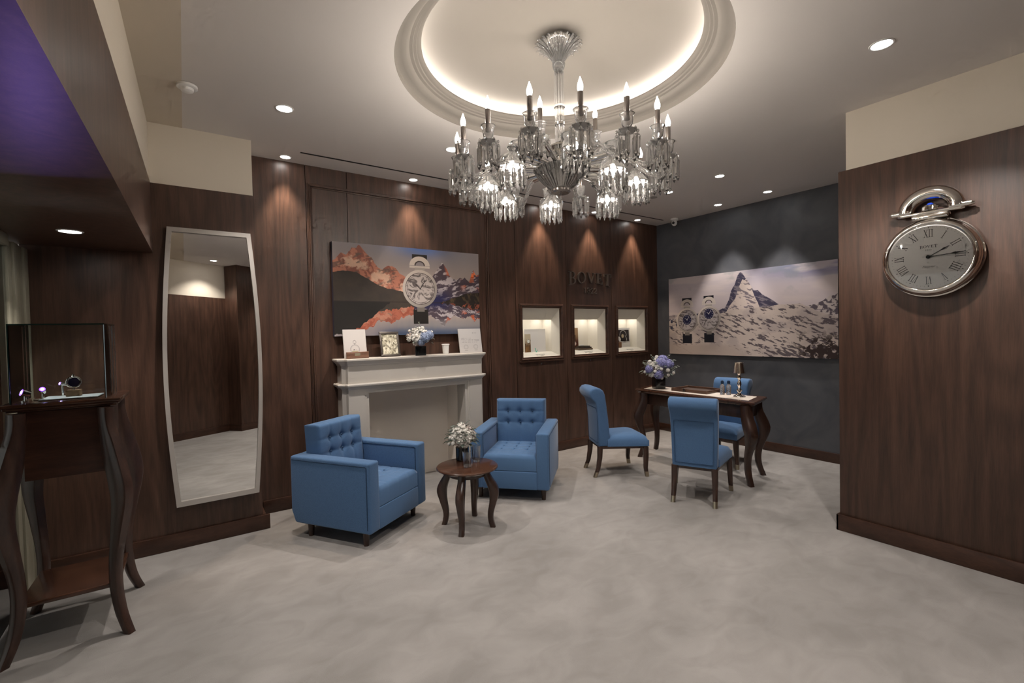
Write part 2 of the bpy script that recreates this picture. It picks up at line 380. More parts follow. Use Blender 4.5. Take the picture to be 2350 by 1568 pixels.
# ceiling with a round opening, its mouldings, the light trough and the shallow dome
RO = .872
cs = [(-.9, -6), (5.45, -6), (5.45, 4.3), (-.9, 4.3)]
angs = sorted({round(2 * PI * k / 128, 6) for k in range(128)} | {round(math.atan2(y - CYR, x - CX) % (2 * PI), 6) for x, y in cs})
cm = MB(); A = []; B = []
for a in angs:
    c_, s_ = math.cos(a), math.sin(a)
    t = min(((cs[1][0] if c_ > 0 else cs[0][0]) - CX) / c_ if abs(c_) > 1e-9 else 1e9, ((cs[2][1] if s_ > 0 else cs[0][1]) - CYR) / s_ if abs(s_) > 1e-9 else 1e9)
    A.append((CX + RO * c_, CYR + RO * s_, HC)); B.append((CX + t * c_, CYR + t * s_, HC))
n_ = len(angs); cm.add(A + B, [(i, (i + 1) % n_, n_ + (i + 1) % n_, n_ + i) for i in range(n_)])
struct('ceiling', cm, CEIL, smooth=0)
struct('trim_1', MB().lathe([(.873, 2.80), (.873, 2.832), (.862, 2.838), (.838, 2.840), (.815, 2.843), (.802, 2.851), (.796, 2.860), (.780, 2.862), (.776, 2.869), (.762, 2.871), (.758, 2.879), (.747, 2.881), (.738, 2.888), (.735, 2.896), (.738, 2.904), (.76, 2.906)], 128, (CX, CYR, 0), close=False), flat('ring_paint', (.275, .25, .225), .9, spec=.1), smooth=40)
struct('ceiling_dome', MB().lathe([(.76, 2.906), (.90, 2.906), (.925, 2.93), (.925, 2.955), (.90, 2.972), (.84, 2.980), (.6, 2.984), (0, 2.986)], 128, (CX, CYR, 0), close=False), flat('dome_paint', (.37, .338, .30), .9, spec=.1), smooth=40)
cove = link('cove_light_strip', MB().lathe([(.80, 2.911), (.845, 2.911), (.845, 2.920), (.80, 2.920), (.80, 2.911)], 96, (CX, CYR, 0), close=False).mesh('cove_light_strip', emit('cove_light', (1, .96, .92), P_COVE), 0))
tag(cove, 'ring of white cove lighting hidden in the round ceiling recess', 'light')
struct('warm_tone_sheet', MB().box(-.2, .03, -2.7, YM, HC - .004, HC + .01), flat('warm_exposure_tone', (.66, .585, .48), .9, spec=.1), smooth=0)  # thin added sheet, its colour imitating the warmer tone of an exposure blend
# baseboards
def base(name, x0, x1, y0, y1, h=.105): struct(name, MB().box(x0, x1, y0, y1, 0, h), TRIMWOOD, bevel=.004)
base('baseboard_back', .47, 1.09, YB - .014, YB); base('baseboard_back_right', 2.43, XB, YB - .014, YB)
base('baseboard_blue', XB - .014, XB, 1.33, YB - .014, .10)
base('baseboard_right', XR - .016, XR, -5.6, 1.346, .108); base('baseboard_right_end', XR - .016, XB - .014, 1.33, 1.346, .108)
base('baseboard_mirror', -.70, .475, YM - .02, YM, .105); base('baseboard_mirror_end', .43, .452, YM, YB, .108)
# raised panel moulding over the fireplace
pm = MB()
for i, (o, t) in enumerate(((.0, .008), (.012, .016), (.026, .009))):
    pm.box(.862 + o, .862 + o + .012, YB - t, YB, .105, 2.655 - o); pm.box(2.614 - o - .012, 2.614 - o, YB - t, YB, .105, 2.655 - o); pm.box(.862 + o, 2.614 - o, YB - t, YB, 2.643 - o, 2.655 - o)
struct('trim_3', pm, WALLWOOD, bevel=.002)
# glazed entrance on the left: pale post, glass, header, corridor beyond
FRAME = flat('pale_green_frame', (.34, .32, .24), .45)
d1 = struct('door_1', MB().box(-.775, -.725, 3.74, 3.82, 0, 1.93).box(-.775, -.735, 3.655, 3.735, 0, 1.93).box(-.775, -.728, 3.56, 3.65, 0, 1.93).box(-.775, -.738, 3.49, 3.555, 0, 1.93).box(-.775, -.73, .2, 3.49, 1.895, 1.957), FRAME, bevel=.004)
struct('glass_pane', MB().box(-.756, -.748, .2, 3.49, .01, 1.895), thin_glass('door_glass', (.93, .95, .94)), d1, smooth=0)
GREY = flat('corridor_panel', (.36, .34, .32), .6)
struct('wall_corridor', MB().box(-5, -.76, 5.03, 5.1, 0, 1.66).box(-5, -.76, 5.03, 5.1, 1.666, 3.2).box(-5, -.76, 5.04, 5.1, 1.65, 1.68), GREY, smooth=0)
# ------------------------------------------------------------------ ceiling fittings
LENS = emit('downlight_lens', (1, .97, .93), 22)
TRIMW = flat('white_trim', (.85, .84, .82), .4)
def downlight(x, y, label, e, ang, blend, z=HC, r=.04, group='recessed ceiling downlights', c=WARM):
    t = thing('recessed_downlight', label, 'light', (x, y, z), 0, group)
    part('trim_ring', MB().lathe([(r, -.001), (r + .003, -.004), (r + .010, -.003), (r + .012, 0), (r, 0)], 32, close=False), TRIMW, t)
    part('lamp_disc', MB().lathe([(0, -.0025), (r, -.0025), (r, 0), (0, 0)], 32, close=False), LENS, t, smooth=0)
    lamp('lamp_light', 'SPOT', t, (0, 0, -.02), e, c, spot_size=R(ang), spot_blend=blend, shadow_soft_size=.03)
    return t
G1 = 'wall washing downlights along the back wall'
for x, y, l in ((.69, 4.03, 'downlight washing the back wall, first from the left beside the mirror wall'), (1.755, 4.03, 'downlight washing the back wall above the red mountain picture'),
                (3.30, 4.03, 'downlight washing the back wall above the leftmost showcase, behind the chandelier'), (4.062, 4.03, 'downlight washing the back wall above the wall lettering'), (4.832, 4.035, 'downlight washing the back wall nearest the blue wall corner')):
    downlight(x, y, l, P_WASH, 58, .55, r=.033, group=G1, c=(1, .80, .62))
for x, y, l in ((.547, 3.177, 'large downlight in the ceiling near the left cream fascia'), (1.722, 3.21, 'downlight half hidden behind the left candles of the chandelier'), (2.911, .873, 'large downlight in the ceiling nearest the wall clock'),
                (2.92, 3.2, 'added unseen downlight behind the right side of the chandelier')):  # this last lamp is added, unseen, to light the room
    downlight(x, y, l, P_DOWN * (1.9 if y < 1 else .8 if x > 2.9 else 1.5), 112 if y < 1 else 100, .5, r=.042)
for x, y, l in ((4.116, 2.469, 'downlight of the square of four, upper left one'), (4.137, 3.044, 'downlight of the square of four, lower left one'), (5.033, 2.489, 'downlight of the square of four, upper right one, nearest the blue wall'), (5.058, 3.06, 'downlight of the square of four, lower right one, near the security camera')):
    downlight(x, y, l, P_DOWN * (.65 if x < 5 else 1.5), 88 if x < 5 else 62, .5, r=.036, group='square of four downlights over the desk')
for x, y in ((.55, .87), (.42, -1.22), (1.75, -1.3), (2.95, -1.4), (2.95, -2.6)):  # extra lamps out of view, added to brighten the room
    downlight(x, y, 'added unseen ceiling downlight that helps light the shop', P_DOWN * (1.9 if y > 0 else .85), 110, .6, r=.042)
downlight(-.461, 3.257, 'downlight in the dark underside of the timber bulkhead above the display table', P_BULK, 100, .6, z=1.957, r=.042, group='bulkhead downlight')
single('air_slot', MB().box(.77, 5.14, 3.862, 3.884, HC - .0015, HC + .004), DARK, 'long black linear air slot in the ceiling along the back wall', 'vent', smooth=0)
t = thing('smoke_detector', 'white smoke detector on the ceiling near the left fascia', 'detector', (.054, 3.166, HC - .004))
part('base', MB().lathe([(.05, 0), (.05, -.012), (.044, -.016), (.0, -.016)], 32), TRIMW, t); part('sensor_cap', MB().lathe([(.032, -.016), (.03, -.03), (.02, -.036), (0, -.036)], 32), TRIMW, t)
single('sprinkler_plate', MB().lathe([(.045, 0), (.045, -.004), (.0, -.005)], 32), flat('grey_plate', (.35, .33, .31), .6), 'small grey sprinkler cover plate on the ceiling right of the chandelier', 'sprinkler', loc=(4.153, 3.254, HC))
t = thing('security_camera', 'white security camera under the ceiling in the blue corner', 'camera', (5.2, 3.747, HC))
part('mount', MB().lathe([(.05, 0), (.05, -.02), (.03, -.03), (0, -.03)], 24), TRIMW, t)
part('dome', MB().lathe([(.03, -.03), (.036, -.05), (.03, -.075), (.016, -.09), (0, -.094)], 24), TRIMW, t)
part('lens', MB().lathe([(.0, -.0), (.016, 0), (.016, .01), (0, .01)], 16), BLACK, t, loc=(-.032, -.012, -.06), rot=(0, R(-80), 0))
# ================================================================== THINGS ON THE WALLS
# tall mirror with bowed sides, hung with its foot standing out a little
def bowed(w0, w1, z0, z1, n=16):
    L = [(-(w0 + (w1 - w0) * math.sin(PI * (.06 + .88 * k / n) ) ** 1.0), z0 + (z1 - z0) * k / n) for k in range(n + 1)]
    return L + [(-x, z) for x, z in reversed(L)]
mo = thing('mirror', 'tall wall mirror with bowed sides and pale silver frame', 'mirror', (.167, YM - .036, .288)); mo.rotation_euler = (R(-1.0), 0, 0)
Hm = 1.842; po = bowed(.2290, .2855, 0, Hm); pi_ = bowed(.2040, .2615, .034, Hm - .03)
mf = MB(); N = len(po)
rows = [[(x, .0, z) for x, z in po], [(x, -.022, z) for x, z in po], [(x, -.022, z) for x, z in pi_], [(x, -.004, z) for x, z in pi_]]
mf.add([p for r in rows for p in r], [(k * N + i, k * N + (i + 1) % N, (k + 1) * N + (i + 1) % N, (k + 1) * N + i) for k in range(3) for i in range(N)])
part('frame', mf, flat('pale_silver_frame', (.50, .465, .43), .42, .25), mo, smooth=30)
part('mirror_glass', MB().extr(pi_, lambda p, t: (p[0], t, p[1]), -.006, -.001), flat('mirror_silver', (.94, .94, .92), 0, 1), mo, smooth=0)

# ---------------- red mountain picture
def ridge(u, pts): return np.interp(u, [p[0] for p in pts], [p[1] for p in pts])
def watch(c, u, v, cu, cv, r, asp, dial, strap, bow_s=1, blue=False):
    x = (u - cu) * asp; y = v - cv; d = np.hypot(x, y); a = np.arctan2(y, x)
    def rect(c, x0, x1, y0, y1, colr): return mixc(c, colr, ((x > x0) & (x < x1) & (y > y0) & (y < y1)).astype(float))
    c = rect(c, -.44 * r, .46 * r, -1.98 * r, -1.18 * r, strap); c = rect(c, -.46 * r, .46 * r, 1.64 * r, 1.92 * r, strap)
    gold = rgb(206, 194, 184)
    by = (y - 1.30 * r) / (.52 * r); bx = x / (.62 * r); bd = np.hypot(bx, by)
    c = mixc(c, gold, ((bd < 1) & (bd > .52) & (by > 0)).astype(float)); c = mixc(c, rgb(70, 62, 60), ((bd < .52) & (bd > .40) & (by > 0)).astype(float))
    c = rect(c, -.62 * r, .62 * r, 1.16 * r, 1.28 * r, gold); c = rect(c, -.30 * r, .30 * r, 1.02 * r, 1.18 * r, rgb(170, 160, 152)); c = rect(c, -.22 * r, .24 * r, -1.3 * r, -1.0 * r, rgb(120, 112, 106))
    c = mixc(c, gold * (.75 + .3 * np.cos(a - 2.2))[..., None], (d < 1.06 * r).astype(float)); c = mixc(c, rgb(70, 60, 58), (d < .90 * r).astype(float))
    tex = fbm(x / r * 7 + 3 * np.sin(3 * a), y / r * 7, 4, 31)
    dc = mixc(np.broadcast_to(dial, c.shape), rgb(74, 66, 66), sm(.50, .64, tex) * .85); c = mixc(c, dc, (d < .87 * r).astype(float))
    c = mixc(c, rgb(96, 86, 84), ((d < .80 * r) & (d > .775 * r)).astype(float) * .8)
    if blue:
        x2 = x; y2 = y - blue * r; d2 = np.hypot(x2, y2); a2 = np.arctan2(y2, x2)
        c = mixc(c, rgb(190, 182, 176), (d2 < .47 * r).astype(float)); c = mixc(c, rgb(34, 34, 66), (d2 < .43 * r).astype(float))
        c = mixc(c, rgb(150, 148, 160), ((d2 < .38 * r) & (d2 > .28 * r) & (np.cos(a2 * 12) > .72)).astype(float)); x, y = x2, y2; k = .55
        hc = rgb(205, 200, 200)
    else: k = 1; hc = rgb(52, 44, 44)
    for ang, L in ((140, .38 * k), (55, .58 * k)):
        ca, sa = math.cos(R(ang)), math.sin(R(ang)); s = x * ca + y * sa; t = -x * sa + y * ca
        c = mixc(c, hc, ((s > -.05 * r) & (s < L * r) & (np.abs(t) < .022 * r)).astype(float))
    return c
LR = [(0, .80), (.03, .845), (.05, .885), (.08, .875), (.10, .905), (.115, .955), (.14, .945), (.155, .985), (.175, .955), (.20, .90), (.235, .855), (.25, .80), (.275, .755), (.30, .73), (.33, .775), (.36, .78), (.385, .76), (.41, .705), (.45, .67), (.52, .60), (.6, .55)]
RRG = [(.50, .52), (.58, .60), (.63, .66), (.66, .735), (.69, .80), (.715, .875), (.73, .83), (.745, .79), (.765, .72), (.79, .675), (.82, .66), (.85, .69), (.87, .675), (.885, .695), (.92, .635), (.945, .76), (.955, .80), (.975, .73), (1, .745)]
def red_scene(u, v):
    c = mixc(np.broadcast_to(rgb(174, 158, 150), (*u.shape, 3)), rgb(116, 118, 132), sm(.62, 1.0, v) * (.45 + .55 * np.exp(-((u - .55) / .25) ** 2)))
    c = mixc(c, rgb(70, 104, 168), sm(.86, 1.02, v) * np.exp(-((u - .56) / .16) ** 2) * .9)
    n1 = fbm(u * 16, v * 9, 5, 1); n2 = fbm(u * 42 + v * 10, v * 16, 4, 5); n3 = fbm(u * 26 - v * 18, v * 26, 4, 9)
    m = v < ridge(u, LR) + (n2 - .5) * .03
    k = mixc(np.broadcast_to(rgb(190, 124, 102), c.shape), rgb(144, 90, 76), sm(.45, .62, n2)); k = mixc(k, rgb(226, 186, 160), sm(.55, .66, n1) * .8); k = mixc(k, rgb(104, 88, 80), sm(.56, .68, n3) * .75)
    c = mixc(c, k, (m & (u < .62)).astype(float))
    m = v < ridge(u, RRG) + (n2 - .5) * .035
    k = mixc(np.broadcast_to(rgb(84, 72, 80), c.shape), rgb(196, 184, 186), sm(.50, .60, n3) * .9); k = mixc(k, rgb(206, 112, 80), sm(.5, .6, n1) * (sm(.0, .03, u - .715 - (.875 - v) * .1) * sm(.8, .84, v + .12) + .8 * sm(.84, .88, u) * sm(.5, .6, v)))
    k = mixc(k, rgb(44, 44, 78), sm(.60, .40, v) * sm(.84, .70, u)); c = mixc(c, k, (m & (u > .5)).astype(float))
    m = v < ridge(u, [(0, .68), (.06, .70), (.14, .685), (.20, .63), (.27, .56), (.33, .525), (.42, .50), (.50, .46), (.56, .42), (.62, .36)]) + (n2 - .5) * .015
    c = mixc(c, mixc(np.broadcast_to(rgb(60, 55, 52), c.shape), rgb(78, 68, 60), n1), m.astype(float))
    m = v < ridge(u, [(.62, .35), (.72, .39), (.80, .44), (.88, .49), (1, .51)]) + (n2 - .5) * .02
    c = mixc(c, mixc(np.broadcast_to(rgb(48, 42, 38), c.shape), rgb(84, 70, 54), sm(.45, .7, n2)), (m & (u > .6)).astype(float))
    return c
def red_picture(u, v):
    hz_ = .375
    c = red_scene(u, v)
    v2 = hz_ + (hz_ - v) * 1.75; wob = (fbm(u * 30, v * 3, 3, 3) - .5) * .02
    rf = red_scene(u + wob, v2 + (fbm(u * 60, v * 6, 3, 4) - .5) * .10); rf = mixc(rf, rgb(174, 88, 66), (rf[..., 0] > rf[..., 2] * 2.2) * .55)
    rf = mixc(rf, rgb(150, 146, 146), sm(.20, .12, v) * sm(.35, .45, u) * .6); rf = mixc(rf, rgb(62, 80, 108), sm(.12, 0, v) * sm(.2, .4, u) * .85)
    rf = mixc(rf, rgb(44, 41, 39), (v2 + (fbm(u * 40, v * 8, 3, 6) - .5) * .12 < ridge(u, [(0, 1.0), (.10, .95), (.18, .80), (.26, .60), (.34, .40), (.36, .30), (1, .30)])) * 1.0)
    c = mixc(c, rf, sm(hz_ + .004, hz_ - .004, v)); c = mixc(c, rgb(52, 46, 44), (np.abs(v - hz_) < .006) * .6)
    return watch(c, u, v, .551, .535, .163 / .79, 1.425 / .79, rgb(186, 174, 168), rgb(44, 40, 38))
t = thing('mountain_canvas', 'canvas print of red mountains, lake and a pocket watch above the fireplace', 'picture', (1.749, YB - .05, 1.386))
part('canvas_body', MB().box(-.7125, .7125, .0012, .05, 0, .80), flat('canvas_edge', (.03, .028, .05), .7), t, smooth=0)
part('print', picture_mesh('print', 1.425, .80, 740, 420, red_picture), None, t)
# ---------------- snowy peak picture on the blue wall
MT = [(0, .50), (.2, .52), (.34, .53), (.40, .58), (.425, .66), (.44, .78), (.462, .84), (.475, .92), (.487, .965), (.497, .985), (.51, .965), (.53, .90), (.548, .855), (.56, .80), (.575, .765), (.60, .75), (.625, .70), (.655, .665), (.69, .62), (.73, .55), (.78, .52), (1, .50)]
def snow_picture(u, v):
    n1 = fbm(u * 9, v * 6, 5, 41); n2 = fbm(u * 50, v * 26, 4, 43); n3 = fbm(u * 46 + v * 40, v * 26 - u * 9, 5, 47); n4 = fbm(u * 3, v * 8, 4, 50)
    c = mixc(np.broadcast_to(rgb(194, 181, 183), (*u.shape, 3)), rgb(138, 137, 158), sm(.70, 1.0, v) * (.3 + .7 * sm(.3, .9, u)))
    c = mixc(c, rgb(84, 86, 132), sm(.80, 1.02, v) * sm(.5, 1, u) * .8); c = mixc(c, rgb(206, 192, 188), sm(.48, .66, n4) * .6); c = mixc(c, rgb(120, 132, 132), sm(.55, .7, n1) * sm(.6, .9, v) * .35)
    far = v < ridge(u, [(0, .50), (.05, .53), (.30, .50), (.85, .55), (.90, .56), (.94, .60), (.965, .655), (.985, .635), (1, .66)]) + (n2 - .5) * .03
    c = mixc(c, mixc(np.broadcast_to(rgb(190, 178, 174), c.shape), rgb(88, 80, 88), sm(.48, .58, n2)), far * (1 - .5 * (u < .4)))
    m = v < ridge(u, MT) + (n2 - .5) * .022
    side = (u > .548 + (.86 - v) * .20 - .02 * (n1 - .5)) | (v > .90 - .06 * (n2 - .5)) | (u < ridge(v, [(.5, .38), (.6, .41), (.68, .445), (.8, .465), (.9, .49)]) + .02)
    rock = mixc(np.broadcast_to(rgb(66, 62, 80), c.shape), rgb(120, 112, 120), sm(.45, .62, n3))
    snow = mixc(np.broadcast_to(rgb(200, 184, 176), c.shape), rgb(92, 84, 96), sm(.52, .60, n3) * .85)
    c = mixc(c, np.where(side[..., None], rock, snow), (m & (v > .5)).astype(float))
    fg = v < ridge(u, [(0, .44), (.12, .47), (.35, .50), (.46, .555), (.55, .555), (.66, .565), (.72, .58), (.78, .575), (.82, .585), (.87, .53), (.93, .47), (1, .42)]) + (n2 - .5) * .012
    g = mixc(np.broadcast_to(rgb(192, 177, 168), c.shape), rgb(150, 138, 138), sm(.45, .65, n1) * .5)
    dk = sm(.60, .68, n3 + .10 * np.exp(-((v - .36 - .12 * (u - .5)) / .07) ** 2) * (u > .4) + .16 * sm(.30, .0, v) * sm(.45, .75, u) + .10 * np.exp(-((v - .54) / .035) ** 2) * (u > .55) - .12 * (sm(.62, .3, u) * sm(.2, .0, v)))
    g = mixc(g, rgb(70, 62, 70), dk * .9); g = mixc(g, rgb(58, 46, 44), sm(.50, .58, n2 + .12 * sm(.80, .98, u) * sm(.28, .12, v) - .10 * sm(.9, .7, u)) * sm(.74, .86, u) * sm(.32, .18, v))
    g = mixc(g, rgb(176, 160, 150), sm(.16, .10, v - .10 * (u - .0) * 0) * sm(.62, .45, u + v * .6) * .9)
    c = mixc(c, g, fg.astype(float)); c = mixc(c, rgb(56, 58, 78), ((u < .06) & (v > .33) & (v < .46)) * sm(.45, .55, n2))
    A_ = 1.972 / .99
    c = watch(c, u, v, .137, .440, .150, A_, rgb(176, 166, 166), rgb(30, 30, 38), blue=.04); return watch(c, u, v, .292, .452, .150, A_, rgb(178, 168, 166), rgb(30, 30, 38), blue=.40)
t = thing('mountain_canvas', 'wide canvas print of a snowy peak and two watches on the blue wall', 'picture', (XB - .035, 2.939, 1.056), R(-90))
part('canvas_body', MB().box(-.986, .986, .0012, .035, 0, .99), flat('canvas_edge_pale', (.30, .28, .28), .7), t, smooth=0)
part('print', picture_mesh('print', 1.972, .99, 760, 390, snow_picture), None, t)

# ---------------- raised lettering on the back wall
t = thing('wall_lettering', 'raised bronze lettering reading BOVET 1822 on the walnut back wall', 'sign', (4.064, YB, 0))
LET = flat('dark_bronze_letters', (.20, .165, .14), .35, .8)
W_, wid = word('BOVET', .12); sx = .716 / wid
for ch, x0 in W_:
    def fn(p, d, x0=x0):
        X = (p[0] + x0) * sx - .358; lo = 1.922 + .042 * (1 - (X / .358) ** 2); return (X, d, lo + p[1] * (2.090 - lo))
    m = MB(); letter(m, ch, fn, -.018, 0); part('letter', m, LET, t, smooth=0)
W_, wid = word('1822', .14); sx = .22 / wid
for ch, x0 in W_:
    m = MB(); letter(m, ch, lambda p, d, x0=x0: ((p[0] + x0) * sx - .11, d, 1.838 + p[1] * .068), -.014, 0); part('numeral', m, LET, t, smooth=0)

# ---------------- three lit showcases let into the back wall
LINING = flat('cream_lining', (.72, .68, .60), .8)
for i, ((a, b), lab) in enumerate(zip(NICHES, ('left lit wall showcase holding a blank white board', 'middle lit wall showcase holding stacked dark boxes', 'right lit wall showcase beside the blue wall, holding a card with a black photo'))):
    t = thing('wall_showcase', lab, 'showcase', ((a + b) / 2, YB, NZ[0]), 0, 'lit showcases in the back wall'); h = (b - a) / 2; H = NZ[1] - NZ[0]
    f = MB(); rows = [(.042, 0), (.042, .010), (.038, .014), (.034, .014), (.030, .022), (.020, .024), (.014, .018), (.010, .012), (.002, .011), (-.002, .009), (-.002, -.02)]
    for o, d in rows: f.v += [(-h - o, -d, -o), (h + o, -d, -o), (h + o, -d, H + o), (-h - o, -d, H + o)]
    for k in range(len(rows) - 1):
        for q in range(4): f.f.append((k * 4 + q, k * 4 + (q + 1) % 4, k * 4 + 4 + (q + 1) % 4, k * 4 + 4 + q))
    f.box(-h - .05, h + .05, -.026, 0, -.052, -.036)
    part('frame', f, TRIMWOOD, t, smooth=25)
    hi, z0, z1, y1, y2 = h - .028, .045, H - .13, .125, .33
    L = MB()
    v = [(-h, 0, 0), (h, 0, 0), (h, 0, H), (-h, 0, H), (-hi, y1, z0), (hi, y1, z0), (hi, y1, z1), (-hi, y1, z1),
         (-h, y1 + .01, z0), (h, y1 + .01, z0), (h, y1 + .01, z1 + .08), (-h, y1 + .01, z1 + .08), (-h, y2, z0), (h, y2, z0), (h, y2, z1 + .08), (-h, y2, z1 + .08)]
    L.add(v, [(0, 1, 5, 4), (1, 2, 6, 5), (2, 3, 7, 6), (3, 0, 4, 7), (4, 5, 9, 8), (5, 6, 10, 9), (6, 7, 11, 10), (7, 4, 8, 11), (8, 9, 13, 12), (9, 10, 14, 13), (10, 11, 15, 14), (11, 8, 12, 15), (12, 13, 14, 15)])
    part('lining', L, LINING, t, smooth=0)
    for k in (-1, 1):
        part('spot_lamp', MB().lathe([(0, -.004), (.016, -.004), (.018, 0), (0, 0)], 20, close=False), emit('showcase_lamp', (1, .9, .76), 6), t, loc=(k * .19, y1 + .10, z1 + .078))
        lamp('spot_lamp_light', 'SPOT', t, (k * .19, y1 + .13, z1 + .065), P_NICHE, (1, .93, .84), spot_size=R(125), spot_blend=.7, shadow_soft_size=.02)
    lamp('strip_lamp_light', 'AREA', t, (0, y1 + .06, z1 + .07), P_NICHE * .9, (1, .93, .84), shape='RECTANGLE', size=2 * h - .1, size_y=.03)
    lk = MB().lathe([(0, -.004), (.007, -.004), (.009, 0), (0, 0)], 20, close=False).xf(Matrix.Rotation(R(-90), 4, 'X') @ Matrix.Scale(-1, 4, (0, 0, 1)))
    part('lock', lk, SILVER, t, loc=(-.012, -.002, -.078))
    # small black name standing on the sloping floor of the showcase
    W_, wid = word('BOVET', .14); sx = .13 / wid; m = MB()
    for ch, x0 in W_: letter(m, ch, lambda p, d, x0=x0: ((p[0] + x0) * sx - .065, d + p[1] * .028, .012 + .36 * p[1] * .028 - (.36 * 0) ), .040, .0415)
    W2, wid2 = word('1822', .14)
    for ch, x0 in W2: letter(m, ch, lambda p, d, x0=x0: ((p[0] + x0) * .05 / wid2 - .025, d + p[1] * .015 - .022, .004 + .36 * p[1] * .015), .040, .0415)
    m.xf(Matrix.Translation((0.02, 0, .0035)))
    part('name_lettering', m, BLACK, t, smooth=0)
def floor_z(): return NZ[0] + .045
# left showcase: white board, small picture strip with a white flower, green clip
def flower_strip(u, v):
    c = mixc(np.broadcast_to(rgb(196, 184, 160), (*u.shape, 3)), rgb(112, 84, 58), sm(.75, .3, v)); c = mixc(c, rgb(60, 50, 40), sm(.5, .7, fbm(u * 6, v * 14, 4, 3)) * (v < .72)); c = mixc(c, rgb(150, 112, 70), (v < .32) * sm(.4, .6, fbm(u * 12, v * 3, 3, 8)))
    return mixc(c, rgb(236, 240, 232), sm(1.0, .7, np.hypot((u - .62) / .26, (v - .60) / .11)))
t = thing('display_card', 'tall white card with a narrow flower photo along its left edge, in the left showcase', 'card', (3.365, 4.335, floor_z())); t.rotation_euler = (R(-1.5), 0, 0)
part('board', MB().box(-.155, .155, .002, .010, 0, .268), WHITE, t, smooth=0)
part('photo_strip', picture_mesh('photo_strip', .085, .21, 40, 90, flower_strip), None, t, loc=(-.111, 0, .002))
single('clip', MB().tube([(0, 0, 0), (-.012, .004, .05)], .004, 8).tube([(.004, 0, 0), (.018, .002, .028)], .003, 8), flat('mint_green', (.10, .55, .40), .4), 'small mint green clip on the floor of the left showcase', 'clip', loc=(3.335, 4.285, floor_z()))
# middle showcase
def copper_photo(u, v):
    c = mixc(np.broadcast_to(rgb(164, 132, 100), (*u.shape, 3)), rgb(96, 54, 42), sm(.7, .3, v)); c = mixc(c, rgb(70, 50, 40), (v > .42) * (v < .68) * (u < .6) * .8); return mixc(c, rgb(250, 232, 220), sm(1, .4, np.hypot((u - .4) / .35, (v - .28) / .12)))
t = thing('display_card', 'copper brown photo card standing at the left of the middle showcase', 'card', (4.015, 4.36, floor_z())); t.rotation_euler = (R(-2), 0, 0)
part('board', MB().box(-.055, .055, .002, .008, 0, .275), flat('brown_board', (.20, .12, .08), .6), t, smooth=0); part('photo', picture_mesh('photo', .11, .275, 40, 80, copper_photo), None, t)
z = floor_z()
for (w_, d_, h_, m_, lab) in ((.25, .10, .018, flat('tan_box', (.16, .11, .07), .5), 'tan flat box at the bottom of the stack in the middle showcase'), (.21, .09, .018, flat('dark_box', (.05, .032, .024), .4), 'dark brown flat box in the middle of the stack in the middle showcase'), (.16, .08, .012, flat('olive_box', (.06, .055, .035), .4), 'narrow olive box on top of the stack in the middle showcase')):
    single('flat_box', MB().box(-w_ / 2, w_ / 2, -d_ / 2, d_ / 2, 0, h_), m_, lab, 'box', 'stack of flat boxes', bevel=.002, loc=(4.085 + (.25 - w_) * .1, 4.30, z)); z += h_
single('paper_roll', MB().lathe([(0, -.045), (.007, -.045), (.007, .045), (0, .045)], 16), WHITE, 'little white roll lying on the stacked boxes in the middle showcase', 'roll', loc=(4.06, 4.30, z + .007), rot=(0, R(90), R(8)))
# right showcase
def chain_photo(u, v):
    c = np.broadcast_to(rgb(50, 42, 44), (*u.shape, 3)) * 1.; d = np.hypot((u - .42), (v - .46) * .68); c = mixc(c, rgb(206, 190, 160), (d < .125).astype(float)); c = mixc(c, rgb(150, 132, 104), (np.abs(d - .11) < .012).astype(float))
    e = np.hypot(u - .46, (v - .50) * .68); c = mixc(c, rgb(212, 208, 204), ((np.abs(e - .30) < .018) & (v > .48)).astype(float)); return mixc(c, rgb(200, 196, 192), ((np.abs(u - .72 - .06 * np.sin(v * 9)) < .022) & (v < .5) & (v > .05)).astype(float))
t = thing('display_card', 'white card with a black photo of a watch on a chain in the right showcase', 'card', (4.89, 4.345, floor_z())); t.rotation_euler = (R(-2), 0, 0)
part('board', MB().box(-.13, .13, .002, .012, 0, .262), WHITE, t, smooth=0); part('photo', picture_mesh('photo', .215, .155, 90, 66, chain_photo), None, t, loc=(.0, 0, .082))
single('watch_stand', MB().rbox(-.03, .03, -.03, .03, 0, .075, .004), flat('tan_leather', (.30, .16, .09), .6), 'small tan leather stand at the left of the right showcase', 'stand', loc=(4.735, 4.30, floor_z()))
t = thing('pocket_watch', 'round silver watch on the tan stand in the right showcase', 'watch', (4.745, 4.30, floor_z() + .075), R(15)); part('case', MB().lathe([(0, -.008), (.034, -.008), (.038, 0), (.034, .008), (0, .008)], 28).xf(Matrix.Translation((0, 0, .038)) @ Matrix.Rotation(R(80), 4, 'X')), SILVER, t)
part('dial', MB().lathe([(0, .0085), (.031, .0085), (.031, .007), (0, .007)], 28).xf(Matrix.Translation((0, 0, .038)) @ Matrix.Rotation(R(80), 4, 'X')), WHITE, t)

